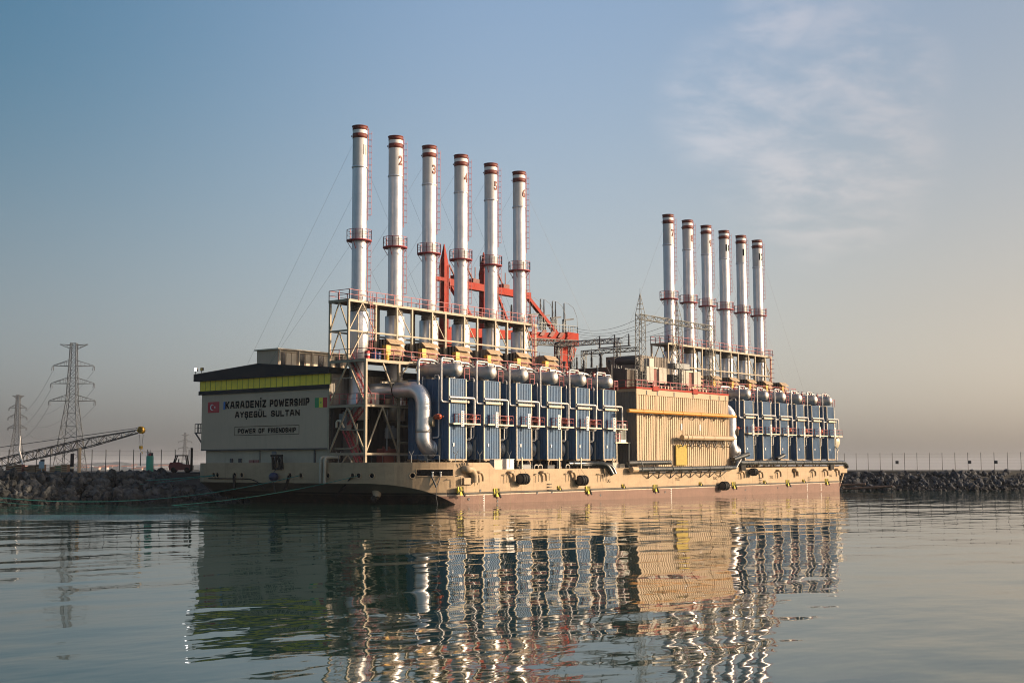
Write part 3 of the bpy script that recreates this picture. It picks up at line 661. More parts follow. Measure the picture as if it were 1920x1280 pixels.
# penthouse on the roof
p_ = MB(); p_.box(-3.0, 8.8, 27, 30.9, 15.9, 18.55); PH = part(p_, 'roof_house', M_WALL)
b = MB(); b.box(-3.3, 9, 26.7, 31.1, 18.55, 18.7); part(b, 'roof_house_roof', M_CREAM, PH)
xs = [-2.6, -1.7, -0.8, 0.6, 1.6, 2.9, 3.8, 4.7, 5.7, 6.8]
for i, x in enumerate(xs):
    b = MB(); b.box(x, x + .75, 26.93, 27, 16.5, 18.2); part(b, 'roof_house_window', M_CREAM if i % 3 else M_GLASS, PH)
b = MB(); b.box(-3.05, 8.8, 26.86, 27, 16.2, 16.35); b.box(-3.05, 8.8, 26.86, 27, 18.3, 18.42)
for x in (-2.9, 0.3, 2.6, 5.5, 7.9): b.bar((x, 26.8, 16.2), (x, 26.8, 18.5), .14)
part(b, 'roof_house_frame', M_CREAM, PH)

# side wall of the engine rooms behind the steel frames, and lower blocks on deck
b = MB(); b.corr((-6.4, 14.40), (34, 14.40), 11.2, 15.0, (0, -1), 0.5, 0.06); part(b, 'side_cladding', M_SIDE, HALL)
b = MB(); b.corr((-6.4, 14.38), (34, 14.38), 3.4, 11.2, (0, -1), 1.5, 0.10); part(b, 'shade_cladding', mat('cladding_shade_paint', (.03, .028, .026), .8), HALL)  # lower cladding coloured near black to stand for the shade behind the frame
b = MB(); b.box(63.5, 101, 15.0, 37, 3.4, 15.8); EH2 = part(b, 'second_engine_hall', M_BRN)
b = MB(); b.corr((63.4, 14.95), (101, 14.95), 3.4, 15.8, (0, -1), 0.5, .06); part(b, 'side_cladding', M_SIDE, EH2)

# ---- smokestacks
def make_stack():
    b = MB(); r = .85
    pr = [(r, 23.0), (r, 39.25)]; b.lathe(pr, n=28)
    for z in (25.5, 28.0, 33.4, 35.9): b.lathe([(r + .003, z), (r + .012, z + .02), (r + .003, z + .05)], n=28)
    st = part(b, 'smokestack', M_ALU, SHIP)
    b = MB(); b.lathe([(r, 39.3), (r, 42.66)], n=28); part(b, 'painted_top', M_STKW, st)
    b = MB(); b.lathe([(r, 39.1), (r + .09, 39.15), (r + .09, 39.32), (r, 39.36)], n=28); part(b, 'collar', M_ALU, st)
    for z0, z1 in ((42.66, 43.22), (43.66, 44.14)):
        b = MB(); b.lathe([(r + .0, z0), (r + .03, z0), (r + .03, z1), (r + .0, z1)], n=28)
        if z1 > 44: b.lathe([(r + .03, 44.05), (r + .1, 44.08), (r + .1, 44.16), (r - .06, 44.17), (r - .08, 43.0)], n=28)
        part(b, 'brown_band', M_BAND, st)
    b = MB(); b.lathe([(r + .01, 43.22), (r + .01, 43.66)], n=28); part(b, 'white_band', M_WHITE, st)
    b = MB(); b.lathe([(r - .1, 43.3), (0, 43.3)], n=28); part(b, 'flue_mouth', M_BLACK, st)
    for a in range(4):
        t = a * pi / 2 + .6; b = MB(); b.box(-.05, .05, -.05, .05, 0, .2); o = part(b, 'guy_lug', M_BAND, st, (cos(t) * (r + .12), sin(t) * (r + .12), 42.9)); o.rotation_euler = (0, 0, t)
    # base, bellows, silencer
    b = MB(); pr = [(.78, 22.15)]
    for k in range(4): pr += [(.97, 22.2 + k * .2), (.97, 22.3 + k * .2), (.86, 22.34 + k * .2)]
    pr += [(.86, 23.05), (1.15, 23.1)]; b.lathe(pr, n=28); part(b, 'bellows', mat('dark_bellows', (.16, .15, .13), .5, metal=.4), st)
    b = MB(); b.lathe([(.78, 22.15), (1.16, 22.1), (1.18, 22.05), (1.18, 16.4), (1.0, 16.0), (1.0, 12.5), (1.3, 11.8), (1.3, 9.6), (.6, 9.5)], n=28); part(b, 'silencer', M_ALU, st)
    b = MB(); b.rod((cos(3.9) * 1.24, sin(3.9) * 1.24, 17.6), (cos(3.9) * 1.24, sin(3.9) * 1.24, 22.0), .06); b.lathe([(0.0, -.1), (.12, 0), (0, .1)], (cos(3.9) * 1.3, sin(3.9) * 1.3, 19.0), n=8); part(b, 'drain_line', M_CREAM, st)
    # mid platform
    b = MB(); b.lathe([(r, 30.42), (1.5, 30.42), (1.5, 30.56), (r, 30.56)], n=20); 
    for a in range(6):
        t = a * pi / 3 + .3; b.bar((cos(t) * 1.42, sin(t) * 1.42, 30.42), (cos(t) * r, sin(t) * r, 29.5), .06)
    pl = part(b, 'platform', M_PINK, st)
    b = MB(); ring = [(cos(2 * pi * i / 12) * 1.47, sin(2 * pi * i / 12) * 1.47, 30.56) for i in range(12)]
    railing(b, ring, 1.15, 2, .028, 2, True); part(b, 'platform_railing', M_PINK, st)
    b = MB(); b.lathe([(r + .02, 30.6), (r + .02, 31.7)], n=28); part(b, 'flange', M_STKW, st)
    b = MB(); b.lathe([(r + .02, 23.5), (r + .02, 24.3), (r, 24.35)], n=28); part(b, 'flange', M_STKW, st)
    # ladder with cage
    lv = Vector((.78, -.62, 0)); tv = Vector((.62, .78, 0)); b = MB()
    for z0, z1 in ((24.3, 30.4), (33.0, 44.0)):
        for s in (-1, 1): b.bar(lv * 1.0 + tv * .2 * s + Vector((0, 0, z0)), lv * 1.0 + tv * .2 * s + Vector((0, 0, z1)), .04)
        z = z0
        while z < z1: b.bar(lv * 1.0 + tv * .2 + Vector((0, 0, z)), lv * 1.0 - tv * .2 + Vector((0, 0, z)), .03); z += .33
        z = z0 + .6
        while z < z1:
            b.sweep([lv * 1.0 + tv * .22 + Vector((0, 0, z)), lv * 1.32 + tv * .2 + Vector((0, 0, z)), lv * 1.42 + Vector((0, 0, z)), lv * 1.32 - tv * .2 + Vector((0, 0, z)), lv * 1.0 - tv * .22 + Vector((0, 0, z))], .022, 4); z += .75
        b.bar(lv * 1.42 + Vector((0, 0, z0 + .6)), lv * 1.42 + Vector((0, 0, z1 - .3)), .03)
    part(b, 'ladder', M_PINK, st)
    return st
st0 = make_stack(); STK = []
xs_st = [-3.2 + 6.156 * i for i in range(6)] + [66.85 + 6.156 * i for i in range(6)]
st0.location = (xs_st[0], 13, 0)
for i, x in enumerate(xs_st):
    s = st0 if i == 0 else copy_tree(st0, SHIP, (x - xs_st[0], 0, 0)); STK.append(s)
for i, s in enumerate(STK):
    num = str(i + 1); wd = (.42 if i == 0 else .66) if i < 9 else 1.22
    text_mesh(num, wd, 1.2, .012, .045 if i else .015, 'stack_number', M_BAND if i < 9 else M_LETT, s, X=(1, 0, 0), wrap=((0, 0, 41.25 - (.15 if i else 0)), .853))
    tag(s, 'silver smokestack painted with the number ' + num)

# guy wires
def guy(a, b):
    m_ = MB(); m_.sweep([a, b], .011, 3); part(m_, 'guy_wire', M_WIRE)
for g in (0, 1):
    X0 = xs_st[g * 6]
    for i in range(6):
        x = X0 + 6.156 * i
        for dx in (-13.5, 13.5):
            xx = x + dx
            if xx < X0 - 3: continue
            if xx > X0 + 32: xx = X0 + 31 + (xx - X0 - 31) * .4
            guy((x, 13.6, 42.3), (xx, 14.4, 23.3))
        for dx in (-6.5, 6.5):
            xx = x + dx
            if X0 - 4 < xx < X0 + 33: guy((x, 13.4, 30.6), (xx, 14.4, 23.3))
for z in (42.3, 30.5, 36): guy((-3.6, 13.6, z), (-6.3 + (0 if z > 40 else .5), 29.0 if z > 40 else 25.5, 16.3))
for z in (42.3, 30.5): guy((97.9, 12.6, z), (101.5, 6.0 if z > 40 else 9, 15.5)); guy((66.6, 13.6, z), (50.5, 14, 16))
guy((27.9, 12.6, 42.3), (38.5, 4.5, 14.6)); guy((27.9, 13.6, 42.3), (38.5, 22, 19))

# ---- steel frames carrying the stacks
def steel_frame(X, stairs):
    F = empty('f')                                          # collected, then the deck mesh becomes the frame itself
    bpy.data.objects.remove(F)
    b = MB(); b.box(X - 6.3, X + 29.3, 11.5, 14.5, 23.04, 23.16)
    b.box(X - 6.3, X + 33, 8.75, 14.35, 16.2, 16.3)
    b.box(X - 6.3, X + 3.5, 8.75, 14.35, 11.1, 11.2)
    fr_ = part(b, 'steel_frame', M_DECK)
    def beam(a, c, w=.16, name='beam', m_=M_TANS): q = MB(); q.bar(a, c, w); return part(q, name, m_, fr_)
    lo_, up_ = 3.4, 23.1
    xsF = [-6.3, -1.9, 1.7, 4.35, 8.0, 10.5, 14.1, 16.7, 20.4, 22.9, 26.6, 29.1]
    for i, x in enumerate(xsF):
        beam((X + x, 11.5, 16.3), (X + x, 11.5, up_), .24, 'column')
        beam((X + x, 14.5, 16.3 if i else lo_), (X + x, 14.5, up_), .24, 'column')
    for x in [-6.3, -0.9] + [5.2 + 6.17 * k for k in range(4)]: beam((X + x, 8.7, lo_), (X + x, 8.7, 16.2), .28, 'column')
    beam((X - .9, 8.7, 16.2), (X + 2.0, 8.7, 16.2), .2); beam((X - .9, 8.7, 14.2), (X + .9, 8.7, 16.1), .14, 'brace')
    for y in (11.5, 14.5):
        beam((X - 6.45, y, 23.1), (X + 29.3, y, 23.1), .3); beam((X - 6.3, y, 19.65), (X + 29.1, y, 19.65), .18)
    beam((X - 6.45, 8.7, 16.1), (X + 33, 8.7, 16.1), .32); beam((X - 6.3, 8.7, 11.0), (X + 2.6, 8.7, 11.0), .22); beam((X - 6.3, 8.7, 5.6), (X + 2.0, 8.7, 5.6), .24)
    for z, w in ((23.1, .3), (19.65, .18)):
        for x in (-6.3, 29.1): beam((X + x, 11.5, z), (X + x, 14.5, z), w)
    for z in (16.1, 11.0, 5.6): beam((X - 6.3, 8.7, z), (X - 6.3, 14.5, z), .26)
    for z0, z1 in ((19.75, 23.0), (16.4, 19.55)):
        for x in (-6.3, 29.1):
            beam((X + x, 13, z1), (X + x, 11.55, z0), .12, 'brace'); beam((X + x, 13, z1), (X + x, 14.45, z0), .12, 'brace')
        beam((X - 4.1, 11.5, z1), (X - 6.2, 11.5, z0), .12, 'brace')
        if z1 > 22: beam((X - 4.1, 11.5, z1), (X - 2.0, 11.5, z0), .12, 'brace')
    for z0, z1 in ((11.2, 16.0), (5.8, 10.9)):
        beam((X - 6.3, 11.5, z1), (X - 6.3, 8.8, z0), .16, 'brace'); beam((X - 6.3, 11.5, z1), (X - 6.3, 14.4, z0), .16, 'brace')
        beam((X - 3.6, 8.7, z1), (X - 1.0, 8.7, z0), .16, 'brace'); beam((X - 3.6, 8.7, z1), (X - 6.2, 8.7, z0), .14, 'brace') if z0 < 8 else None
    beam((X - 6.3, 11.5, 5.5), (X - 6.3, 9.6, 3.5), .12, 'brace'); beam((X - 6.3, 11.5, 5.5), (X - 6.3, 13.4, 3.5), .12, 'brace')
    for k in range(4): x = 1.7 + 6.17 * k; beam((X + x + .1, 11.5, 23.0), (X + x + 2.55, 11.5, 19.75), .10, 'brace')
    beam((X + 26.7, 11.5, 23), (X + 29.0, 11.5, 17.4), .1, 'brace')
    beam((X - 6.3, 12.6, 8.3), (X - 6.3, 8.8, 8.3), .10); beam((X - 6.3, 14.4, 14.2), (X - 6.3, 11.0, 14.2), .10)
    # railings
    for nm, pts, z in (('railing', [(X - 6.4, 14.6, 23.2), (X - 6.4, 11.3, 23.2), (X + 29.4, 11.3, 23.2), (X + 29.4, 14.6, 23.2), (X - 6.4, 14.6, 23.2)], 1.15),
                       ('railing', [(X - 6.3, 14.4, 16.35), (X - 6.3, 8.7, 16.35), (X + 33, 8.7, 16.35)], 1.15),
                       ('railing', [(X - 6.3, 14.3, 11.25), (X - 6.3, 8.7, 11.25), (X + 1.2, 8.7, 11.25)], 1.15)):
        q = MB(); railing(q, pts, z, 1.5, .034, 2); part(q, nm, M_PINK, fr_)
    q = MB(); railing(q, [(X + .4, 8.65, 11.25), (X + .4, 6.9, 11.25)], 1.15, 1.2, .034); part(q, 'railing', M_PINK, fr_)
    # ladder up to the top deck, and at the far end
    for x0, z0, z1 in ((-2.9, 16.4, 24.2), (28.3, 16.4, 24.2)):
        q = MB(); c = Vector((X + x0, 11.2, 0))
        for s in (-.22, .22): q.bar(c + Vector((s, 0, z0)), c + Vector((s, 0, z1)), .06)
        z = z0
        while z < z1: q.bar(c + Vector((-.22, 0, z)), c + Vector((.22, 0, z)), .04); z += .32
        z = z0 + 1.4
        while z < z1:
            q.sweep([c + Vector((-.25, 0, z)), c + Vector((-.35, -.45, z)), c + Vector((0, -.7, z)), c + Vector((.35, -.45, z)), c + Vector((.25, 0, z))], .03, 4); z += .8
        part(q, 'ladder', M_PINK, fr_)
    if stairs:
        for (y0, z0, y1, z1) in ((9.4, 11.25, 12.6, 16.2), (13.2, 8.2, 10.2, 11.1), (10.2, 3.5, 13.2, 8.2)):
            q = MB()
            for x in (X - 5.4, X - 4.6):
                q.bar((x, y0, z0), (x, y1, z1), .16); q.bar((x, y0, z0 + .95), (x, y1, z1 + .95), .07)
                for k in range(5): t = k / 4; q.bar((x, y0 + (y1 - y0) * t, z0 + (z1 - z0) * t), (x, y0 + (y1 - y0) * t, z0 + (z1 - z0) * t + .95), .05)
            kk = 16
            for k in range(kk): t = (k + .5) / kk; q.box(X - 5.4, X - 4.6, y0 + (y1 - y0) * t - .12, y0 + (y1 - y0) * t + .12, z0 + (z1 - z0) * t, z0 + (z1 - z0) * t + .04)
            part(q, 'stairway', M_PINK, fr_)
    return fr_
FR1 = steel_frame(0.0, True)
FR2 = steel_frame(70.05, False)
# plant behind the first frame, seen in the shade through it
for x0, x1, y0, y1, z0, z1, m_, nm in ((-2.5, -0.6, 9.4, 10.6, 3.4, 6.2, M_BAND, 'pump_unit'), (0.6, 2.0, 9.2, 10.4, 3.4, 5.4, M_DARK, 'pump_unit'), (-5.6, -4.8, 12.4, 13.6, 8.4, 10.2, M_GALV, 'control_cabinet'), (-1.6, -.4, 9.3, 10.2, 7.4, 8.6, M_GALV, 'control_cabinet'), (-4.4, -3.4, 12.6, 14.1, 3.4, 8.0, M_BRN, 'filter_tank'), (-5.0, -3.2, 9.6, 11.4, 11.25, 12.5, M_RAD, 'valve_block'), (-1.0, 1.4, 9.0, 11.6, 12.9, 14.1, M_CREAM, 'valve_block')):
    q = MB(); q.box(x0, x1, y0, y1, z0, z1)
    for k in range(3): zz_ = z0 + (z1 - z0) * (k + 1) / 4; q.box(x0 - .04, x1 + .04, y0 - .04, y1 + .04, zz_, zz_ + .05)
    for k in range(2): xx_ = x0 + (x1 - x0) * (k + .5) / 2; q.lathe([(0.16, z1), (0.16, z1 + .25), (.05, z1 + .3)], (xx_, (y0 + y1) / 2, 0), n=10)
    part(q, nm, m_, FR1)
for pts, r, m_ in (([(-6.0, 13.6, 8.6), (-6.0, 13.6, 9.4), (-6.0, 12.9, 9.4), (-6.0, 12.4, 8.6)], .12, M_CREAM), ([(-6.1, 13.8, 6.2), (-6.1, 10.9, 6.2), (-6.1, 10.2, 6.6), (-6.1, 10.2, 9)], .08, M_TANS), ([(-2.6, 8.9, 6.0), (-2.6, 8.9, 10.6)], .07, M_GALV), ([(1.1, 8.6, 13.7), (-3.5, 8.9, 13.7)], .10, M_CREAM), ([(-.3, 9, 8.8), (3.4, 9, 8.8)], .14, M_TANS), ([(-.3, 9, 6.9), (3.4, 9, 6.9)], .14, M_TANS), ([(2.9, 9, 3.5), (2.9, 9, 9)], .16, M_TANS)):
    q = MB(); q.sweep(bend(pts, .3), r, 8); part(q, 'service_pipe', m_, FR1)
# ---- boiler towers (built once at the first place, then copied)
BW, BD = 2.95, 6.2
def make_boiler():
    b = MB(); zb, zt = 5.0, 14.05
    b.box(.05, BW - .05, .05, BD - .05, zb, zt)
    b.corr((0, 0), (BW, 0), zb, zt, (0, -1), .33, .055, .5)
    b.corr((0, BD), (0, 0), zb, zt, (-1, 0), .8, .05, .8); b.corr((BW, 0), (BW, BD), zb, zt, (1, 0), .8, .05, .8)
    B = part(b, 'boiler', M_BLUE, SHIP, (.17, 2.0, 0))
    for x in (0, BW):
        b = MB(); b.box(x - .06, x + .07, -.09, .04, zb, zt + .05); part(b, 'corner_trim', M_CREAM, B)
    b = MB(); b.box(-.08, BW + .08, -.08, BD, zt, zt + .07); part(b, 'top_trim', M_BLUE, B)
    b = MB(); b.box(-.075, -.05, .1, BD, 11.35, 11.5); part(b, 'seam_band', M_BLUE, B)
    # stand on deck
    b = MB(); b.box(-.1, BW + .1, -.1, .2, zb - .18, zb); b.box(-.1, BW + .1, BD - .2, BD, zb - .18, zb)
    for x in (.25, BW - .25):
        b.sweep(bend([(x + (.35 if x < 1 else -.35), .05, zb - .1), (x, .05, zb - .35), (x, .05, 3.3)], .25), .12, 6); b.bar((x, BD - .2, zb), (x, BD - .2, 3.3), .2)
    part(b, 'stand', M_TAN, B)
    # steam drum on top, lying across the ship
    cx, cz, r = 1.76, 15.15, .82
    b = MB(); b.lathe([(0, -.42), (.25, -.40), (.5, -.30), (.7, -.14), (r, .12), (r, 5.4), (.7, 5.65), (.5, 5.8), (0, 5.9)], (cx, .15, cz), 'y', 28); D = part(b, 'steam_drum', M_ALUD, B)
    for y in (.3, 1.8, 3.6, 5.2):
        b = MB(); b.lathe([(r + .005, y), (r + .02, y + .02), (r + .02, y + .09), (r + .005, y + .1)], (cx, .15, cz), 'y', 28); part(b, 'drum_band', M_ALUD, B)
    for y in (1.2, 4.2): b = MB(); b.box(cx - .6, cx + .6, y, y + .2, 14.1, 14.6); part(b, 'saddle', M_TANS, B)
    # pipework
    def pipe(pts, r=.1, m_=M_WPIPE, rr=.3): q = MB(); q.sweep(bend(pts, rr), r, 8); part(q, 'pipe', m_, B)
    pipe([(cx - .4, .5, 15.9), (cx - .4, .5, 16.35), (-.95, .3, 16.35), (-.95, .3, 11.4), (.2, -.22, 11.4)], .12)
    pipe([(-.15, -.22, 11.95), (BW + 1.3, -.22, 11.95), (BW + 1.3, -.22, 8.75), (BW + .6, -.22, 8.7), (BW + .6, .3, 8.7)], .14)
    pipe([(-.1, -.24, 11.48), (BW + .2, -.24, 11.48)], .17, M_CREAM)
    pipe([(BW + 1.15, .2, 8.7), (BW + 1.15, .2, 7.2), (BW + .7, .6, 7.2)], .08)
    pipe([(.1, 2.2, 14.2), (.1, 2.2, 14.45), (-.35, 1.2, 14.45), (-.35, 1.2, 7.4), (-.9, 1.6, 7.4)], .08)
    pipe([(-.1, 3.8, 14.3), (-.45, 3.6, 14.3), (-.45, 3.6, 12.2)], .08)
    pipe([(-1.6, 3.2, 13.0), (-1.6, 3.2, 16.3), (.4, 2.8, 16.3), (1.2, 2.8, 16.0)], .17, M_WPIPE, .4)
    pipe([(cx + .2, 1.2, 15.9), (cx + .2, 1.2, 16.2), (cx + 1.6, 1.0, 16.2), (cx + 1.6, 1.0, 15.7)], .10)
    pipe([(cx, 2.6, 15.9), (cx, 2.6, 16.35), (cx + 2.4, 2.6, 16.35), (cx + 2.4, 2.6, 15.8)], .10)
    for x in (-.1, BW - .1): q = MB(); q.lathe([(.2, -.06), (.2, .06)], (x, -.24, 11.48), 'x', 10, caps=True); part(q, 'flange', M_DARK, B)
    for y, z, x in ((1.2, 16.05, .3), (3.2, 16.1, .1), (2.2, 16.0, -.6), (4.4, 16.0, .2)):
        q = MB(); q.rod((cx + x, y, z - .3), (cx + x, y, z + .5), .06); q.lathe([(.05, -.04), (.2, -.03), (.2, .03), (.05, .04)], (cx + x, y, z + .52), 'z', 10); q.lathe([(.14, -.18), (.14, .18)], (cx + x, y, z + .1), 'x', 8, caps=True); part(q, 'valve', M_PINK if y < 3 else M_GALV, B)
    # catwalk with red railing
    b = MB(); b.box(-.05, BW + 1.8, -.75, -.08, 8.92, 9.05); b.bar((-.05, -.7, 8.95), (BW + 1.8, -.7, 8.95), .14); part(b, 'catwalk', M_CREAM, B)
    b = MB(); railing(b, [(BW + 1.75, -.1, 9.05), (BW + 1.75, -.72, 9.05), (.85, -.72, 9.05), (.85, -.1, 9.05)], 1.0, 1.2, .024, 2); part(b, 'railing', M_PINK, B)
    b = MB(); b.box(BW, BW + 1.75, -.1, 1.4, 8.94, 9.0); part(b, 'grating', M_DARK, B)
    # level board, junction box
    b = MB(); b.box(1.2, 1.68, -.86, -.80, 8.65, 10.45); g = part(b, 'level_board', M_WHITE, B)
    b = MB()
    for k in range(8):
        z = 8.8 + k * .2; b.box(1.34, 1.54 - (k % 3) * .04, -.872, -.86, z, z + .11)
    part(b, 'board_marking', M_LETT, B)
    b = MB(); b.box(.62, .82, -.14, -.06, 6.45, 6.8); part(b, 'junction_box', M_WHITE, B)
    b = MB(); b.box(-.55, -.35, .9, 1.1, 4.9, 7.3); part(b, 'cable_duct', M_GALV, B)
    # orange soot-blower motors
    for x, y, z in ((-.85, .9, 9.75), (-.7, 3.6, 12.75)):
        b = MB(); b.lathe([(0, -.5), (.16, -.48), (.28, -.38), (.30, -.3), (.30, .3), (.24, .45), (0, .45)], (x, y, z), 'y', 16); b.rod((x, y - .45, z), (x, y - .85, z), .05)
        b.lathe([(.34, -.1), (.34, -.04)], (x, y, z), 'y', 16, caps=True); b.bar((x, y, z), (0, y, z), .12); part(b, 'blower_motor', M_ORNG, B)
    # little red access frame on the roof
    b = MB(); railing(b, [(BW - .1, .1, 14.12), (BW + .8, .1, 14.12)], 1.3, .9, .035, 2); part(b, 'access_frame', M_PINK, B)
    return B
B0 = make_boiler(); BOIL = [B0]
bx = [.17 + 6.21 * i for i in range(6)] + [70.45 + 6.1 * i for i in range(6)]
for x in bx[1:]: BOIL.append(copy_tree(B0, SHIP, (x - bx[0], 0, 0)))

# ---- exhaust ducts: out from the silencer, down and into the side of the boiler
def arc(c, a0, a1, r, u, v, k=12): return [Vector(c) + Vector(u) * r * cos(a0 + (a1 - a0) * i / k) + Vector(v) * r * sin(a0 + (a1 - a0) * i / k) for i in range(k + 1)]
def make_duct():
    r = .90; X, Y, Z = -1.2, 4.6, 12.9; R1, R2 = 1.75, 1.4
    top_arc = arc((X, Y + R1, Z - R1), pi / 2, pi, R1, (0, 1, 0), (0, 0, 1), 14)
    low_arc = arc((X + R2, Y, 6.15 + R2), pi, 1.5 * pi, R2, (1, 0, 0), (0, 0, 1), 12)
    path = [Vector((X, 13.2, Z))] + top_arc + low_arc + [Vector((X + R2 + .1, Y, 6.15))]
    b = MB(); b.sweep(path, r, 36); D = part(b, 'exhaust_duct', M_DUCT, SHIP)
    for i in range(2, len(path) - 1):
        if i == len(top_arc) + 1: continue
        t = (path[i + 1] - path[i - 1]).normalized(); u = t.orthogonal().normalized(); v = t.cross(u); b = MB(); ring = []
        for off, rr in ((-.025, r + .001), (-.012, r + .012), (.012, r + .012), (.025, r + .001)):
            ring += [path[i] + t * off + (u * cos(2 * pi * j / 36) + v * sin(2 * pi * j / 36)) * rr for j in range(36)]
        b.add(ring, [(a * 36 + j, a * 36 + (j + 1) % 36, a * 36 + 36 + (j + 1) % 36, a * 36 + 36 + j) for a in range(3) for j in range(36)], True)
        part(b, 'jacket_seam', M_DUCT, D)
    for z in (10.6, 10.0, 9.4): b = MB(); b.lathe([(r + .001, z - .02), (r + .01, z), (r + .001, z + .02)], (X, Y, 0), n=36); part(b, 'jacket_seam', M_DUCT, D)
    b = MB(); b.lathe([(r + .01, 8.35), (r + .03, 8.33), (r + .03, 8.0), (r + .01, 7.98)], (X, Y, 0), n=36); part(b, 'expansion_joint', M_ALUD, D)
    b = MB(); b.lathe([(r + .01, 8.6), (r + .05, 8.62), (r + .05, 8.74), (r + .01, 8.76)], (X, 0, Z), 'y', 36); part(b, 'joint_strap', M_BLACK, D)
    b = MB(); b.lathe([(r + .02, -.1), (r + .16, -.1), (r + .16, .05), (r + .02, .05)], (X + R2 - .2, Y, 6.15), 'x', 36); b.lathe([(r + .02, -.32), (r + .1, -.32), (r + .1, -.24), (r + .02, -.24)], (X + R2 - .2, Y, 6.15), 'x', 36); part(b, 'flange', M_DUCT, D)
    d = Vector((.45, -.89, 0)); c = Vector((X, Y, 9.2)); b = MB()
    b.sweep([c + d * .7, c + d * 1.15], .52, 24); b.sweep([c + d * 1.15, c + d * 1.22], .62, 24); part(b, 'access_hatch', M_TANS, D)
    b = MB(); b.box(-1.3, -.1, 3.9, 5.2, 4.85, 5.0); b.bar((-1.1, 4.1, 3.5), (-1.1, 4.1, 4.9), .16); b.bar((-.25, 4.1, 3.5), (-.25, 4.1, 4.9), .16); b.bar((-.7, 4.6, 4.9), (-.7, 4.6, 5.4), .3); part(b, 'duct_stand', M_GALV, D)
    return D
D0 = make_duct()
for i, x in enumerate(bx[1:]): copy_tree(D0, SHIP, (x - bx[0], 0, 0) if i != 5 else (x - bx[0] - .9, -1.45, 0))

# ---- tan air intakes with three rows of rain hoods
def make_intake():
    b = MB(); b.box(-1.35, 1.3, 10.35, 13.4, 16.75, 18.95); b.corr((-1.35, 13.4), (-1.35, 10.35), 16.75, 18.95, (-1, 0), .5, .05)
    I = part(b, 'air_intake', M_BRN, SHIP)
    for k in range(3):
        z = 18.98 - k * .66
        for (a, c) in ((-1.32, .0), (.04, 1.32)):
            b = MB(); b.prism([(a, 10.34, z), (a, 9.72, z - .56), (a, 9.72, z - .62), (a, 10.34, z - .24)], (c - a, 0, 0)); part(b, 'rain_hood', M_TAN, I)
    b = MB()
    for x in (-1.2, 1.15):
        for y in (10.5, 13.2): b.bar((x, y, 16.3), (x, y, 16.8), .12)
    b.lathe([(.75, 16.3), (.75, 16.8)], (0, 12, 0), n=16); part(b, 'intake_leg', M_TANS, I)
    b = MB(); b.box(-2.35, -1.65, 9.3, 9.9, 16.95, 18.1); b.lathe([(.25, 16.3), (.3, 16.6), (.3, 16.95)], (-2.0, 9.6, 0), n=12, caps=True); part(b, 'yellow_cabinet', M_YBOX, I)
    b = MB(); b.box(-2.38, -2.35, 9.4, 9.8, 17.1, 17.9); part(b, 'cabinet_door', M_GASY, I)
    b = MB(); b.lathe([(0, 9.5), (.45, 9.5), (.45, 11.6), (0, 11.6)], (2.3, 0, 16.95), 'y', 16); b.box(1.9, 2.7, 9.6, 11.5, 16.3, 16.6); part(b, 'blower', M_DARK, I)
    return I
I0 = make_intake()
for k in range(1, 6): copy_tree(I0, SHIP, (6.16 * k, 0, 0))
for k in range(6): copy_tree(I0, SHIP, (70.05 + 6.16 * k + .3, 0, -.35))
# pipe rack and valve jungle between the drums and the deck: headers along the ship
for X0 in (0, 70.2):
    for y, z, r, m_ in ((7.6, 16.25, .12, M_WPIPE), (8.1, 16.15, .16, M_CREAM), (7.2, 15.95, .1, M_PINK), (8.45, 16.55, .09, M_PINK)):
        b = MB(); b.rod((X0 + 1.0, y, z), (X0 + 34.5, y, z), r, 8); part(b, 'header_pipe', m_)
    for k in range(14):
        x = X0 + 2 + k * 2.4; b = MB(); b.bar((x, 8.6, 15.2), (x, 8.6, 16.7), .1); b.bar((x, 7.0, 16.2), (x, 8.6, 16.2), .1); b.lathe([(.2, -.05), (.2, .05)], (x + .5, 8.0, 16.65), 'z', 8, caps=True); b.rod((x + .5, 8.0, 16.2), (x + .5, 8.0, 16.65), .05); part(b, 'pipe_bracket', M_TANS)

# ---- ribbed tan switch house between the two boiler groups
HX0, HX1, HY, HZ0, HZ1 = 37.75, 63.1, 1.0, 3.85, 14.45
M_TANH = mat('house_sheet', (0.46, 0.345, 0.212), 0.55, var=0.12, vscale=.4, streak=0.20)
b = MB(); b.box(HX0, HX1, HY, 30, HZ0, HZ1); SH = part(b, 'switch_house', M_TAN)
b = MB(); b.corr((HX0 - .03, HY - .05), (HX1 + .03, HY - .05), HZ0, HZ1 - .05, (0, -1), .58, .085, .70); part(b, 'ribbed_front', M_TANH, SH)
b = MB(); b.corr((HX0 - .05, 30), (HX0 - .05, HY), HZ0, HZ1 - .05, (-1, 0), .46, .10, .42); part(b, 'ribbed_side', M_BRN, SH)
b = MB(); b.box(HX0 - .2, HX1 + .2, HY - .22, HY - .02, HZ1 - .75, HZ1 + .05); b.box(HX0 - .22, HX0 - .02, HY, 30, HZ1 - .35, HZ1 + .05); part(b, 'top_flashing', M_TAN, SH)
for x in (HX0, 42.8, 50.0, 57.5, HX1): b = MB(); b.box(x - .14, x + .14, HY - .19, HY - .05, HZ0, HZ1 - .75); part(b, 'cover_strip', M_TAN, SH)
for x in (40.0, 42.8, 47.3, 52.6, 57.6, 60.3, 62.2): b = MB(); b.box(x, x + .18, HY - .28, HY - .22, HZ1 - .7, HZ1 - .1); part(b, 'bracket_clip', M_DARK, SH)
for x in (49.2, 54.4): b = MB(); b.box(x, x + .3, HY - .25, HY - .14, 9.1, 10.0); part(b, 'wall_sign', M_WHITE, SH)
b = MB(); b.sweep([(34.6, HY - .75, 11.4), (64.4, HY - .75, 11.4)], .26, 16); GP = part(b, 'gas_pipe', M_GASY, SH)
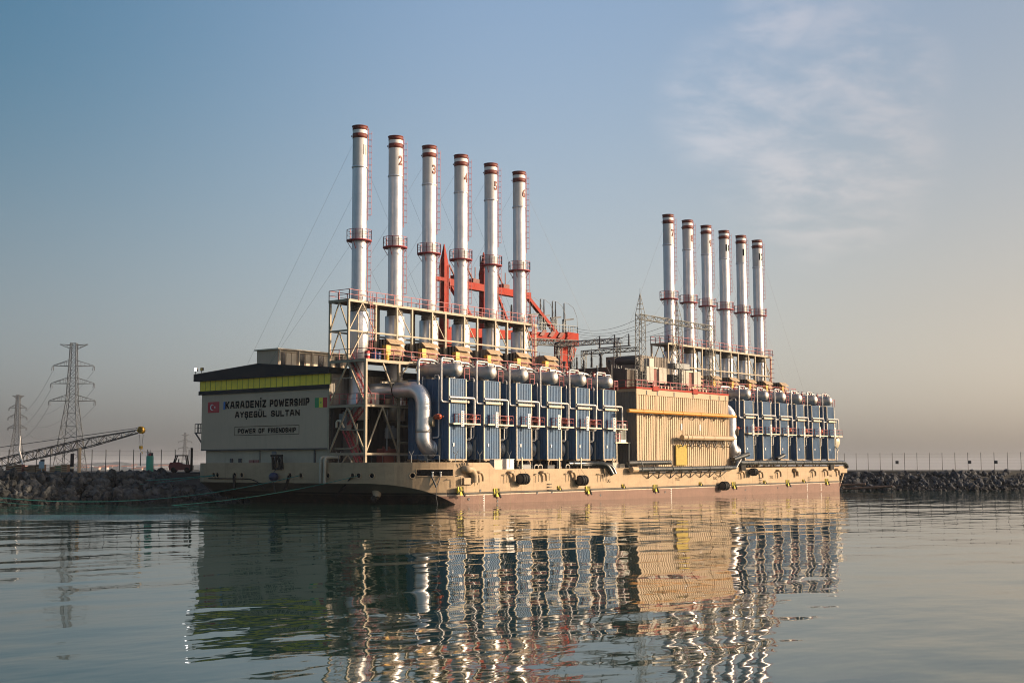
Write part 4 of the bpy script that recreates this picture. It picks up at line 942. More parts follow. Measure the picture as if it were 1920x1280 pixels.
for x in (38.2, 43.3, 48.6, 53.8, 59.2): b = MB(); b.lathe([(.30, -.05), (.30, .05)], (x, HY - .75, 11.4), 'x', 16, caps=True); part(b, 'pipe_ring', M_GASY, SH)
for x in [40.3 + 3.0 * k for k in range(8)]:
    b = MB(); b.bar((x - .35, HY - .75, 11.1), (x + .35, HY - .75, 11.1), .08); b.bar((x - .35, HY - .75, 11.1), (x, HY - .3, 10.55), .08); b.bar((x + .35, HY - .75, 11.1), (x, HY - .3, 10.55), .08); b.bar((x, HY - .9, 11.1), (x, HY, 11.1), .1); part(b, 'pipe_bracket', M_DARK, SH)
b = MB(); b.sweep([(47.6, HY - 1.3, 8.02), (62.4, HY - 1.3, 8.02)], .38, 18); b.lathe([(.46, -.12), (.46, .12)], (48.8, HY - 1.3, 8.02), 'x', 18, caps=True); part(b, 'tan_pipe', M_TAN, SH)
for x in (49.9, 53.2, 56.4): b = MB(); b.lathe([(.42, -.05), (.42, .05)], (x, HY - 1.3, 8.02), 'x', 18, caps=True); part(b, 'pipe_ring', M_TAN, SH)
for x in [48.3 + 2.3 * k for k in range(7)]:
    b = MB(); b.bar((x - .7, HY - 1.0, 7.6), (x, HY - 1.0, 6.75), .1); b.bar((x + .7, HY - 1.0, 7.6), (x, HY - 1.0, 6.75), .1); b.bar((x, HY - 1.0, 6.75), (x, HY, 6.9), .1); b.bar((x - .7, HY - 1.7, 7.6), (x - .7, HY, 7.6), .08); part(b, 'pipe_bracket', M_DARK, SH)
b = MB(); b.box(47.3, 50.3, HY - .5, HY - .36, 4.15, 7.0); part(b, 'insulation_panel', M_INSU, SH)
b = MB(); railing(b, [(HX0 - .15, 9, HZ1 + .1), (HX0 - .15, HY - .1, HZ1 + .1), (HX1 + .1, HY - .1, HZ1 + .1), (HX1 + .1, 9, HZ1 + .1)], 1.15, 1.5, .04, 2); part(b, 'railing', M_PINK, SH)
b = MB(); b.box(HX0 - .3, HX1 + .3, HY - .3, HY + .1, HZ1 + .06, HZ1 + .3); b.box(HX0 - .3, HX0 + .1, HY + .1, 16, HZ1 + .06, HZ1 + .3)
for x in (41.6, 52.5): b.box(x, x + 1.4, HY - .4, HY + .1, HZ1 - .1, HZ1 + .55)
part(b, 'roof_gutter', M_RED, SH)
# small annex landing between boilers and the house
b = MB(); b.box(33.9, 37.6, 1.8, 4.6, 7.1, 7.25); b.bar((37.3, 1.9, 3.6), (37.3, 1.9, 7.1), .16); b.bar((34.2, 1.9, 3.6), (34.2, 1.9, 7.1), .16); part(b, 'landing', M_CREAM, SH)
b = MB(); b.box(35.1, 36.8, 2.0, 3.4, 7.25, 9.7); part(b, 'landing_cabin', M_WHITE, SH)
b = MB(); b.box(35.3, 36.6, 1.96, 2.0, 7.6, 9.5); part(b, 'cabin_window', mat('pale_glass', (.16, .17, .15), .2), SH)
b = MB(); railing(b, [(33.9, 1.8, 7.25), (35.0, 1.8, 7.25)], 1.1, .6, .03); part(b, 'railing', M_PINK, SH)
# transformers, radiators and plant cabins on the roof
def box_part(name, m_, x0, x1, y0, y1, z0, z1, par=None): q = MB(); q.box(x0, x1, y0, y1, z0, z1); return part(q, name, m_, par or SHIP)
for X in (46.3, 56.3):
    T = box_part('transformer', M_DARK, X - .2, X + 5.6, 6.4, 8.6, 14.5, 17.6)
    for x in (X, X + 1.15, X + 3.6, X + 4.7):
        q = MB(); q.box(x, x + .95, 4.7, 5.05, 15.95, 18.2)
        for k in range(5): q.box(x + .03 + k * .19, x + .16 + k * .19, 4.68, 4.7, 16.0, 18.15)
        part(q, 'radiator', M_RAD, T)
    box_part('cooling_fan_box', M_BAND, X + 2.25, X + 3.4, 5.0, 5.4, 14.6, 18.0, T); box_part('radiator_header', M_CREAM, X + 2.1, X + 3.7, 4.8, 5.4, 18.0, 18.2, T)
    for k in range(6): q = MB(); q.lathe([(.14, 14.5), (.14, 15.3), (.08, 15.5)], (X + .4 + k * .95, 3.6, 0), n=10); part(q, 'roof_valve', M_CREAM, T)
box_part('wall_cabin', M_BRN, 53.0, 61.0, 10, 16, 14.5, 20.5); box_part('vent_box', M_RAD, 49.4, 50.6, 6.0, 7.0, 18.4, 19.6)
q = MB(); q.corr((52.95, 9.95), (61.0, 9.95), 14.5, 20.5, (0, -1), .5, .06); part(q, 'wall_cabin', M_BRN)
box_part('vent_box', M_GALV, 56.0, 60.2, 5.6, 7.0, 18.5, 19.3)
# oil conservator drum
q = MB(); q.lathe([(0, -.15), (.45, -.1), (.6, 0), (.6, 3.3), (.45, 3.4), (0, 3.45)], (44.4, 4.9, 18.95), 'y', 20); q.bar((44.4, 5.4, 15), (44.4, 5.4, 18.5), .2); q.bar((44.4, 7.7, 15), (44.4, 7.7, 18.5), .2); part(q, 'conservator_tank', M_DARK)
T = box_part('transformer', M_DARK, 41.6, 45.0, 5.2, 9.4, 14.5, 17.7)
q = MB()
for k in range(9): q.box(41.7 + k * .3, 41.8 + k * .3, 4.9, 5.2, 14.9, 17.5)
part(q, 'radiator', M_BRN, T)
for k in range(7):                                                       # screen bays of the yard behind
    y0 = 5.5 + k * 2.4
    q = MB(); q.box(38.6, 38.75, y0, y0 + 2.2, 14.5, 17.7); part(q, 'screen_panel', mat('brown_screen', (.10, .07, .06), .7), SHIP)
    q = MB(); q.bar((38.5, y0 - .1, 14.5), (38.5, y0 - .1, 18.0), .14); part(q, 'screen_post', M_DARK)
# tall oil-filled bushings with ribbed porcelain
def insulator(mb, x, y, z0, z1, r=.16):
    pr = [(r * .8, z0)]; k = max(4, int((z1 - z0) / .16))
    for i in range(k): z = z0 + (z1 - z0) * i / k; s = 1 - .35 * i / k; pr += [(r * .7 * s, z), (r * 1.35 * s, z + .05), (r * .7 * s, z + .09)]
    pr += [(r * .4, z1), (0, z1)]; mb.lathe(pr, (x, y, 0), n=10)
def make_bushing(kind):
    q = MB()
    if kind: insulator(q, 0, 0, 0, 2.3, .2); q.rod((0, 0, 2.3), (0, 0, 2.7), .03)
    else: insulator(q, 0, 0, 0, 1.7, .30); q.lathe([(.3, 1.7), (.3, 1.9), (0, 2.0)], n=10)
    return part(q, 'bushing', M_PORC)
bu = [make_bushing(0), make_bushing(1)]; first = [True, True]
for x, y, z, k in ((31.0, 12.2, 16.9, 1), (32.6, 12.2, 16.5, 0), (34.0, 11.0, 16.6, 1), (35.4, 11.2, 16.6, 0), (36.2, 9.6, 16.8, 1), (37.6, 9.4, 16.5, 1), (39.8, 9.6, 17.9, 1), (41.2, 9.0, 17.9, 0), (44.0, 9.4, 17.2, 0), (46.0, 9.6, 17.2, 1), (30.0, 13.9, 17.0, 1), (39.4, 13, 16.9, 0)):
    o = bu[k] if first[k] else bu[k].copy()
    if not first[k]: COL.objects.link(o)
    first[k] = False; o.location = (x, y, z)
q = MB(); q.box(35.3, 38.4, 9.3, 14, 16.3, 16.6); q.box(29.8, 35.3, 10.8, 14, 16.3, 16.6)
for x in (35.8, 37.8):
    for y in (9.6, 13.6): q.bar((x, y, 3.4), (x, y, 16.3), .2)
YD = part(q, 'yard_platform', M_DARK)
for k, (x, y) in enumerate(((31, 11), (33, 11), (35, 10.9), (36.5, 9.5), (38.2, 9.5))):
    q = MB(); q.box(x - .5, x + .4, y - .3, y + .5, 15.2 - (k % 2) * .4, 16.25); part(q, 'breaker_box', M_BRN if k % 2 else M_DARK, YD)

# ---- lattice masts and beams of the yard
def mast(x, y, z0, z1, zt, w=1.15):
    q = MB(); lattice(q, (x, y, z0), (x, y, z1), w, w * .86, 9, .036, Vector((1, 0, 0)))
    for i in range(4): c = ((-1, -1), (1, -1), (1, 1), (-1, 1))[i]; q.bar((x + c[0] * w * .43, y + c[1] * w * .43, z1), (x, y, zt), .06)
    for t in (.25, .5, .75):
        s = w * .43 * (1 - t); z = z1 + (zt - z1) * t; pts = [(x - s, y - s, z), (x + s, y - s, z), (x + s, y + s, z), (x - s, y + s, z)]
        for a in range(4): q.bar(pts[a], pts[(a + 1) % 4], .05)
    q.rod((x, y, zt), (x, y, zt + .7), .03); return part(q, 'lattice_mast', M_MAST)
mast(44.2, 4.2, 14.5, 25.4, 28.4); mast(54.4, 4.2, 14.5, 25.4, 28.4); mast(64.2, 4.2, 14.5, 25.4, 28.4)
q = MB(); lattice(q, (43.6, 4.2, 25.05), (64.8, 4.2, 25.05), .7, .7, 18, .036, dr=.7); part(q, 'lattice_beam', M_MAST)
q = MB(); lattice(q, (44.2, 4.6, 20.5), (44.2, 14.2, 20.5), .55, .55, 14, .04, dr=.7); part(q, 'lattice_beam', M_MAST)
q = MB(); lattice(q, (44.2, 14.0, 14.5), (44.2, 14.0, 20.8), .55, .55, 8, .04, Vector((1, 0, 0))); part(q, 'lattice_mast', M_GALV)
q = MB(); lattice(q, (48.5, 10.2, 22.4), (48.5, 22.0, 22.4), .65, .65, 16, .045, dr=.7); part(q, 'lattice_beam', M_GALV)
for y in (11, 19.2, 21.6): q = MB(); lattice(q, (48.5, y, 14.5), (48.5, y, 22.2), .7, .7, 8, .045, Vector((1, 0, 0))); part(q, 'lattice_mast', M_GALV)
q = MB(); q.bar((44.4, 11.6, 21.0), (44.4, 6.0, 21.1), .16); part(q, 'busbar_support', M_PORC)
for y in (11.3, 8.7, 6.3): q = MB(); insulator(q, 44.4, y, 21.1, 22.8, .15); part(q, 'bushing', M_PORC)
def cable(a, b, sag, r=.028, m_=M_WIRE, n=14, name='power_cable', parent=SHIP):
    a, b = Vector(a), Vector(b); q = MB()
    q.sweep([a.lerp(b, i / n) - Vector((0, 0, 4 * sag * (i / n) * (1 - i / n))) for i in range(n + 1)], r, 4); return part(q, name, m_, parent)
for k, (z0, z1, x, e) in enumerate(((24.9, 24.4, 44.0, 4.2), (24.6, 23.9, 46, 4.2), (24.7, 23.4, 48, 4.2), (24.6, 22.9, 52, 4.2), (24.6, 22.5, 55.5, 4.2), (24.6, 22.0, 59, 4.2))):
    cable((x, e, z0), (55.0, 23.2 - .35 * k, z1 + 1.2), 1.0)
for y in (11.3, 8.7, 6.3): cable((44.4, y, 22.8), (48.5, y + 8, 22.6), .5)
for x, y in ((31, 12.2), (34, 11), (37.6, 9.4), (39.8, 9.6)): cable((x, y, 19.6), (44.2, y + .5, 20.4), .4)

# ---- black plastic pipes on the bulwark, on brackets
def bpipe(pts, r=.33, par=None): q = MB(); q.sweep(pts, r, 18); return part(q, 'discharge_pipe', M_BPIPE, par or SHIP)
P1 = bpipe([(34.8, -.75, 3.62), (60.9, -.75, 3.72)]); 
q = MB(); q.sweep([(33.6, -.75, 3.62), (35.0, -.75, 3.62)], .40, 18); part(q, 'pipe_mouth', M_TAN, P1)
for x in (39, 44, 49.2, 54.2, 58.4): q = MB(); q.lathe([(.37, -.09), (.37, .09)], (x, -.75, 3.67), 'x', 18, caps=True); part(q, 'pipe_coupling', M_BPIPE, P1)
bpipe([(33.2, -.5, 4.48), (44.0, -.5, 4.56)], .30)
P2 = bpipe(bend([(60.9, -.75, 3.72), (62.6, -.6, 3.75), (63.4, -.3, 4.5), (65, -.2, 4.5)], .8), .28)
P3 = bpipe([(64.6, -.2, 4.45), (101.5, -.2, 4.42), (102.6, -.2, 4.38), (103.6, -.2, 4.0), (103.9, -.2, 3.6)], .36)
for k in range(11): x = 67 + k * 3.2; q = MB(); q.lathe([(.40, -.08), (.40, .08)], (x, -.2, 4.44), 'x', 18, caps=True); part(q, 'pipe_coupling', M_BPIPE, P3)
for x in (64.9, 96.8): q = MB(); q.box(x, x + 1.4, -.35, -.05, 3.2, 4.3); part(q, 'pipe_support', M_BLACK, P3)
bpipe([(63.4, .2, 4.95), (68.2, .2, 5.75)], .34); bpipe([(78.6, .6, 5.0), (80.9, .5, 5.6)], .33)
b = MB(); b.bar((62.2, -.9, 3.7), (64.0, -.8, 5.0), .12); part(b, 'pipe_stay', M_WHITE, P2)
for x in (38.8, 41.5, 44.6, 47.5, 50.0, 52.9, 55.5, 58.6):
    q = MB(); q.bar((x - .8, -.75, 3.25), (x, -.1, 2.4), .1); q.bar((x + .8, -.75, 3.25), (x, -.1, 2.4), .1); q.bar((x - .8, -.75, 3.27), (x + .8, -.75, 3.27), .08); part(q, 'pipe_bracket', M_DARK, P1)
q = MB(); q.sweep(bend([(35.6, -.9, 4.9), (35.9, -1.15, 4.2), (35.9, -1.1, 3.4)], .2), .05, 5); q.sweep([(43.0, -.9, 4.9), (43.6, -1.15, 4.0), (44.2, -1.1, 3.3)], .05, 5); part(q, 'lashing_rope', M_GALV, P1)
bpipe(bend([(22.6, 1.6, 4.4), (26.3, .8, 4.4), (28.2, -.5, 4.35), (28.9, -.9, 3.0)], 1.3), .36)
bpipe(bend([(24.5, 1.2, 4.2), (27.2, .4, 4.3), (29.3, -.5, 4.2), (29.7, -.8, 3.1)], 1.3), .30)
# deck gear in the open run of the bulwark
for x0, x1, z1, m_ in ((6.6, 8.1, 4.9, M_RAD), (8.9, 10.3, 4.95, M_WHITE), (12.0, 13.6, 4.3, M_GALV), (17.0, 18.4, 4.2, M_DARK), (31.3, 32.6, 4.5, M_RAD), (33.0, 34.2, 4.3, M_CREAM)):
    q = MB(); q.box(x0, x1, .6, 1.3, 3.4, z1); q.box(x0 - .05, x1 + .05, .55, 1.35, z1, z1 + .06); part(q, 'deck_box', m_)
for x in (14.4, 20.9, 15.2): q = MB(); q.sweep(bend([(x, .7, 3.4), (x, .7, 4.3), (x + .8, .7, 4.3), (x + .8, .7, 3.4)], .35), .08, 6); part(q, 'deck_vent', M_RAD)
for x in (11.6, 19.1, 23.8, 31.0): q = MB(); q.bar((x, .4, 3.4), (x, .4, 5.2), .12); part(q, 'rail_post', M_CREAM)
for x, y in ((-5.8, 9.4), (-6.9, 12.3), (-3.2, 4.6), (3.6, .3), (8.9, .2), (0.2, 1.0)):
    q = MB(); q.bar((x, y, 4.0), (x, y, 5.4), .05)
    for s in (-1, 1): q.bar((x, y, 5.4), (x + .25 * s, y - .15 * s, 5.9), .05)
    part(q, 'wire_post', M_GALV)
for k in range(8):
    q = MB(); a, _ = cornerpt(.3 + k * .08); c, _ = cornerpt(.3 + (k + 1) * .08); railing(q, [(a.x + .2, a.y + .3, 4.65), (c.x + .2, c.y + .3, 4.65)], .75, 2, .025, 1); part(q, 'deck_railing', M_GALV)
# horizontal tank end over the far overhang
q = MB(); q.lathe([(0, -.55), (.6, -.45), (1.1, -.15), (1.25, .15), (1.25, 4.5), (0, 4.8)], (106.0, 2.6, 8.1), 'y', 24); part(q, 'end_tank', M_CREAM)
q = MB(); q.sweep(bend([(104.6, 2.6, 8.0), (103.8, 1.6, 7.0), (103.6, 1.2, 6.6), (103.0, 1.2, 6.2), (103.0, 1.2, 4.6)], .4), .09, 6); q.bar((104.2, 3.5, 3.8), (105.4, 4.5, 7.2), .2); part(q, 'tank_pipe', M_CREAM)
# ================================================================== THINGS ABOUT THE SHIP
def toworld(p):
    t = radians(0.30); x, y, z = p; return Vector((x * cos(t) - z * sin(t), y, x * sin(t) + z * cos(t)))
# tyre fenders hung on chains along the side
def make_fender():
    r = empty('tire_fender'); 
    for k in range(3):
        q = MB(); x = -.75 + k * .62; pr = [(.45, x - .28), (.8, x - .28), (.93, x - .2), (.97, x), (.93, x + .2), (.8, x + .28), (.45, x + .28)]
        q.lathe(pr, (0, 0, 0), 'x', 24); part(q, 'tire', M_BLACK, r)
    q = MB(); q.lathe([(0, -1.1), (.5, -1.08), (.74, -1.03)], (0, 0, 0), 'x', 20); part(q, 'end_cap', M_DARK, r); q = MB(); q.lathe([(.74, .85), (0, .9)], (0, 0, 0), 'x', 20); part(q, 'end_cap', M_DARK, r)
    for s in (-.8, .7): q = MB(); q.rod((s, 0, .9), (s * .5, .75, 2.3), .03, 4); part(q, 'chain', M_TANS, r)
    return r
f0 = make_fender()
fl = ['black tyre fender hanging below the first blue boilers, nearest the raked end of the hull', 'black tyre fender hanging beside the black bent pipe in the middle of the hull', 'black tyre fender hanging low at the waterline band under the ribbed tan house', 'small black tyre fender hanging high on the hull under the far boilers']
for i, (x, z) in enumerate(((10.45, 2.68), (22.5, 2.35), (58.9, 1.1), (68.1, 3.05))):
    o = f0 if i == 0 else copy_tree(f0)
    o.location = toworld((x, -.72, z)); 
    o.scale = (.72, .68, .68) if i < 3 else (.62, .62, .62)
    tag(o, fl[i], 'fender', 'tyre fenders along the hull')
# mooring chains at the corner
def cp(k, d, z): p, n_ = cornerpt(k); return toworld((p.x + n_.x * d, p.y + n_.y * d, z))
q = MB(); q.sweep([cp(.30, .08, 3.2), cp(.315, .2, 2.5), cp(.335, .3, 1.9)], .06, 6); q.sweep([cp(.37, .08, 3.2), cp(.35, .22, 2.5), cp(.335, .3, 1.9)], .10, 6); q.sweep([cp(.335, .3, 1.9), cp(.335, .25, .9), cp(.32, .1, -.3)], .035, 5)
o = part(q, 'mooring_chain', M_DARK, None); tag(o, 'rusty chain bridle dropping from the mooring window into the water', 'chain')
q = MB(); q.lathe([(0, .5), (.35, .42), (.55, .2), (.6, 0), (.5, -.3), (.3, -.5), (0, -.6)], (-7.9, 22.0, 3.0), n=18); o = part(q, 'buoy', mat('navy_buoy', (.01, .02, .07), .45), None); tag(o, 'dark blue buoy hanging on the raked end of the hull', 'buoy')
q = MB(); q.rod((-7.9, 22.0, 3.5), (-7.4, 22.0, 3.95), .03, 4); q.rod((-7.9, 22, 2.4), (-7.8, 21.8, 1.1), .05, 5); q.build('lanyard', M_DARK, o)
# barrels on the platform
def make_barrel(m_):
    q = MB(); pr = [(0, 0), (.29, 0), (.3, .03), (.29, .06), (.29, .29), (.31, .31), (.29, .33), (.29, .58), (.31, .6), (.29, .62), (.29, .86), (.3, .88), (.27, .86), (0, .86)]; q.lathe(pr, n=16); return q.build('barrel', m_)
for i, (x, y, m_, t) in enumerate(((-4.5, 9.2, M_BARB, 'blue barrel on the red railed platform, nearest the smokestack ladder'), (-3.7, 9.3, M_BARB, 'blue barrel on the red railed platform, next to the yellow cabinet'), (-5.5, 9.3, M_FRED, 'red and white barrel at the corner of the railed platform'))):
    o = make_barrel(m_); o.location = toworld((x, y, 16.32)); tag(o, t, 'barrel', 'barrels on the platform')
    if i == 2: q = MB(); q.lathe([(.315, .34), (.315, .57)], n=16); q.build('barrel_band', M_WHITE, o)

# ---- red gantry rising behind the first six smokestacks
RG = empty('red_gantry', toworld((24.5, 24, 3.4))); tag(RG, 'red steel gantry with two pointed towers and long beams behind the smokestacks', 'gantry')
def rg(mb, name, m_=M_RED):
    return mb.build(name, m_, RG, None)
off = Vector((24.5, 24, 3.4))
def V(x, y, z): return Vector((x, y, z)) - off
for x in (24.5, 33.2):
    q = MB(); c = V(x, 24, 0); w_ = .8
    def sq(z, s): return [c + Vector((-s, -s, z)), c + Vector((s, -s, z)), c + Vector((s, s, z)), c + Vector((-s, s, z))]
    R_ = [sq(3.4, w_), sq(22.6, w_), sq(23.4, .46), sq(30.2, .44), sq(31.8, .50), sq(35.0, .05)]; vs = sum(R_, []); fs = []
    for i in range(5):
        for j in range(4): k = (j + 1) % 4; fs.append((i * 4 + j, i * 4 + k, i * 4 + 4 + k, i * 4 + 4 + j))
    q.add(vs, fs); q.add(sq(35.0, .05), [(0, 1, 2, 3)]); rg(q, 'tower')
    q = MB()
    for z in range(18, 32): q.bar(c + Vector((.3, -.62, z)), c + Vector((.6, -.62, z)), .04)
    q.bar(c + Vector((.3, -.62, 17)), c + Vector((.3, -.62, 32)), .05); q.bar(c + Vector((.6, -.62, 17)), c + Vector((.6, -.62, 32)), .05); rg(q, 'ladder', M_PINK)
def rbox(x0, x1, z0, z1, y0=23.5, y1=24.5, name='beam', z0b=None, z1b=None):
    z0b = z0 if z0b is None else z0b; z1b = z1 if z1b is None else z1b
    q = MB(); q.prism([V(x0, y0, z0), V(x1, y0, z0b), V(x1, y0, z1b), V(x0, y0, z1)], (0, y1 - y0, 0)); return rg(q, name)
rbox(25.3, 44.0, 29.2, 30.2); rbox(21.8, 25.3, 29.7, 30.2)
rbox(25.3, 55.9, 22.1, 23.4, z0b=23.6, z1b=24.9); rbox(53.0, 56.0, 22.9, 25.0, 23.2, 24.8, 'end_box')
for a_, b_, w_ in (((26.0, 24, 29.3), (30.5, 24, 25.0), .6), ((43.9, 24, 29.4), (51.5, 24, 24.4), .55), ((36.5, 24, 29.0), (39.5, 24, 24.5), .3)): q = MB(); q.bar(V(*a_), V(*b_), w_); rg(q, 'brace')
q = MB(); q.prism([V(51.3, 23.4, 3.4), V(53.4, 23.4, 3.4), V(53.2, 23.4, 23.2), V(51.3, 23.4, 23.2)], (0, 1.2, 0)); q.prism([V(53.0, 23.5, 19.2), V(53.6, 23.5, 18.6), V(55.9, 23.5, 22.6), V(54.6, 23.5, 22.9)], (0, 1.0, 0)); rg(q, 'column')
q = MB(); lattice(q, V(42, 22.4, 22.6), V(54, 22.4, 23.2), .9, .9, 14, .06); rg(q, 'walkway_truss', M_DARK)
for k in range(5): x = 43.5 + 2.3 * k; q = MB(); q.prism([V(x, 23.3, 23.9), V(x + .9, 23.3, 24.8), V(x + 1.9, 23.3, 24.8), V(x + 1.0, 23.3, 23.9)], (0, -.08, 0)); rg(q, 'stiffener', M_BAND)
q = MB(); railing(q, [V(44, 23.4, 24.7), V(56, 23.4, 25.0), V(56, 24.8, 25.0)], 1.1, 1.2, .035); rg(q, 'railing', M_GALV)
for x in (27.0, 31.0, 38.0, 41.5):
    q = MB(); q.box(*[v for v in (x - .7 - off.x, x + .7 - off.x, 23.5 - off.y, 24.4 - off.y, 30.2 - off.z, 30.8 - off.z)]); q.bar(V(x - .3, 24, 30.8), V(x - 1.4, 24, 32.2), .16); q.bar(V(x + .3, 24, 30.8), V(x + .3, 24, 32.6), .10); rg(q, 'winch', M_BAND)
q = MB(); q.box(42.4 - off.x, 43.4 - off.x, -.5, .5, 31.6 - off.z - 1.2, 31.7 - off.z - 1.2); rg(q, 'top_plate', M_GALV)
for k, x in enumerate((44.4, 47.0, 47.9, 50.1, 50.9, 53.2)):
    q = MB(); lattice(q, V(x, 24, 24.8), V(x, 24, 27.0), .35, .35, 4, .04, Vector((1, 0, 0))); 
    q2 = MB(); c = V(x, 24, 0); insulator(q2, c.x, c.y, 27.0 - off.z, 29.6 - off.z, .14); rg(q, 'insulator_stand', M_GALV); rg(q2, 'insulator', M_PORC)
for x in (44.0, 46.6, 49.6, 53.0): q = MB(); q.bar(V(x, 24, 26.9), V(x + 2.7, 24, 27.3), .22); rg(q, 'disconnector_arm', M_PORC)
for x in (36.0, 37.6, 39.8, 40.6, 28.5, 29.3): q = MB(); c = V(x, 24, 0); insulator(q, c.x, c.y, 24.6 - off.z, 28.0 - off.z, .24); rg(q, 'insulator', M_PORC)
for x in (44.4, 47.0, 50.1, 53.2):
    q = MB(); q.sweep([V(x, 24, 29.6), V(x + .8, 23.8, 29.6), V(x + 2.0, 23.6, 29.0), V(x + 2.8, 23.5, 27.6), V(x + 2.9, 23.4, 24.9)], .03, 4); rg(q, 'jumper_cable', M_WIRE)
q = MB(); railing(q, [V(25.5, 23.5, 24.6), V(43, 23.5, 24.6)], 1.1, 1.4, .035); rg(q, 'railing', M_PINK)

# ================================================================== WATER AND LAND
def gridplane(name, x0, x1, y0, y1, z, m_):
    q = MB(); q.add([(x0, y0, z), (x1, y0, z), (x1, y1, z), (x0, y1, z)], [(0, 1, 2, 3)]); o = q.build(name, m_); tag(o, kind='structure'); return o
wm = bpy.data.materials.new('harbour_water'); wm.use_nodes = True; t = wm.node_tree; t.nodes.clear(); l = t.links.new
o_ = t.nodes.new('ShaderNodeOutputMaterial'); p_ = t.nodes.new('ShaderNodeBsdfPrincipled'); l(p_.outputs[0], o_.inputs[0])
p_.inputs['Base Color'].default_value = (0.010, 0.036, 0.028, 1); p_.inputs['Roughness'].default_value = 0.03; p_.inputs['IOR'].default_value = 1.33
g_ = t.nodes.new('ShaderNodeNewGeometry')
def wn_(scale, rot, sx, sy, det=3, ro=.5, dist=0.0):
    m_ = t.nodes.new('ShaderNodeMapping'); l(g_.outputs['Position'], m_.inputs[0]); m_.inputs['Rotation'].default_value = (0, 0, radians(rot)); m_.inputs['Scale'].default_value = (sx, sy, 1)
    n_ = t.nodes.new('ShaderNodeTexNoise'); n_.noise_dimensions = '2D'; l(m_.outputs[0], n_.inputs[0]); n_.inputs['Scale'].default_value = scale; n_.inputs['Detail'].default_value = det; n_.inputs['Roughness'].default_value = ro; n_.inputs['Distortion'].default_value = dist
    return n_.outputs[0]
def wmath(op, a, b):
    n_ = t.nodes.new('ShaderNodeMath'); n_.operation = op
    for i, v in enumerate((a, b)):
        if isinstance(v, (int, float)): n_.inputs[i].default_value = v
        else: l(v, n_.inputs[i])
    return n_.outputs[0]
rip = wn_(1.0, 52, .34, .50, 1, .30)              # metre-long ripples, crests across the view
swell = wn_(1.0, 40, .09, .16, 2, .5)
fine = wn_(1.0, 60, 1.1, 1.9, 1, .4)
patch = wn_(1.0, 50, .012, .05, 3, .55)           # cat's-paws: where the breeze touches the surface
pr_ = t.nodes.new('ShaderNodeMapRange'); l(patch, pr_.inputs[0]); pr_.inputs[1].default_value = .40; pr_.inputs[2].default_value = .62; pr_.inputs[3].default_value = .35; pr_.inputs[4].default_value = 1.0
hgt = wmath('ADD', wmath('MULTIPLY', wmath('ADD', wmath('MULTIPLY', rip, .038), wmath('MULTIPLY', fine, .0075)), pr_.outputs[0]), wmath('MULTIPLY', swell, .11))
# a streak of wind-ruffled water off the left bank
dp_ = t.nodes.new('ShaderNodeVectorMath'); dp_.operation = 'DOT_PRODUCT'; l(g_.outputs['Position'], dp_.inputs[0]); dp_.inputs[1].default_value = (.788, .615, 0)
lt_ = t.nodes.new('ShaderNodeVectorMath'); lt_.operation = 'DOT_PRODUCT'; l(g_.outputs['Position'], lt_.inputs[0]); lt_.inputs[1].default_value = (.615, -.788, 0)
def ramp(src, a, b):
    n_ = t.nodes.new('ShaderNodeMapRange'); n_.interpolation_type = 'SMOOTHSTEP'; l(src, n_.inputs[0]); n_.inputs[1].default_value = a; n_.inputs[2].default_value = b; return n_.outputs[0]
wob = wmath('ADD', dp_.outputs['Value'], wmath('MULTIPLY', wn_(1.0, 38, .03, .03, 2, .5), 10))
d0 = -143.6                                       # the camera's own place along that axis
band = wmath('MULTIPLY', wmath('MULTIPLY', ramp(wob, d0 + 104, d0 + 108), ramp(wob, d0 + 120, d0 + 115)), ramp(lt_.outputs['Value'], -14, -24))
hgt = wmath('ADD', hgt, wmath('MULTIPLY', band, wmath('MULTIPLY', wn_(1.0, 60, 2.2, 5.0, 2, .5), .06)))
bp_ = t.nodes.new('ShaderNodeBump'); l(hgt, bp_.inputs['Height']); bp_.inputs['Strength'].default_value = 1; bp_.inputs['Distance'].default_value = 1.0; l(bp_.outputs[0], p_.inputs['Normal'])
gridplane('water', -900, 7000, -3500, 7000, 0, wm)

# quay land behind the ship
front = [(-100, 118), (-60, 76), (-43, 56), (-31, 44.5), (-20.5, 40.5), (-11, 40.5), (-9, 47), (-3, 50), (30, 50), (103, 50), (112, 36), (118, 20), (124, 2), (131, -10), (152, -22), (190, -60)]
back = [(300, 0), (270, 60), (180, 120), (60, 130), (0, 170), (-60, 190)]
q = MB(); pz = [(x, y, 3.42) for x, y in front] + [(x, y, 3.42) for x, y in back]; q.add(pz, [tuple(range(len(pz)))])
bk = [(x, y, -1) for x, y, z in pz]; nq = len(pz); q.add(pz + bk, [(i, i + nq, (i + 1) % nq + nq, (i + 1) % nq) for i in range(len(front) - 1, nq)])
o = q.build('quay_ground', M_QUAY); tag(o, kind='structure')
wl = [(-108, 108), (-66, 66), (-46, 50), (-33, 38.5), (-23, 33.6), (-12.5, 30.6), (-6.4, 27.8), (-4.5, 40), (30, 44), (99, 44), (105, 30), (109, 12), (113, -6), (120, -18), (143, -32), (182, -72)]
q = MB(); nf = len(front)
rows = []
for (xa, ya), (xb, yb) in zip(front, wl):
    rows.append([(xa + (xb - xa) * t_, ya + (yb - ya) * t_, (3.40 if t_ == 0 else 2.85 - 4.6 * t_)) for t_ in (0, .08, .6, 1.15)])
vs = sum(rows, []); q.add(vs, [(i * 4 + j, i * 4 + 4 + j, i * 4 + 5 + j, i * 4 + 1 + j) for i in range(nf - 1) for j in range(3)])
o = q.build('bank_slope', M_QUAY); tag(o, kind='structure')

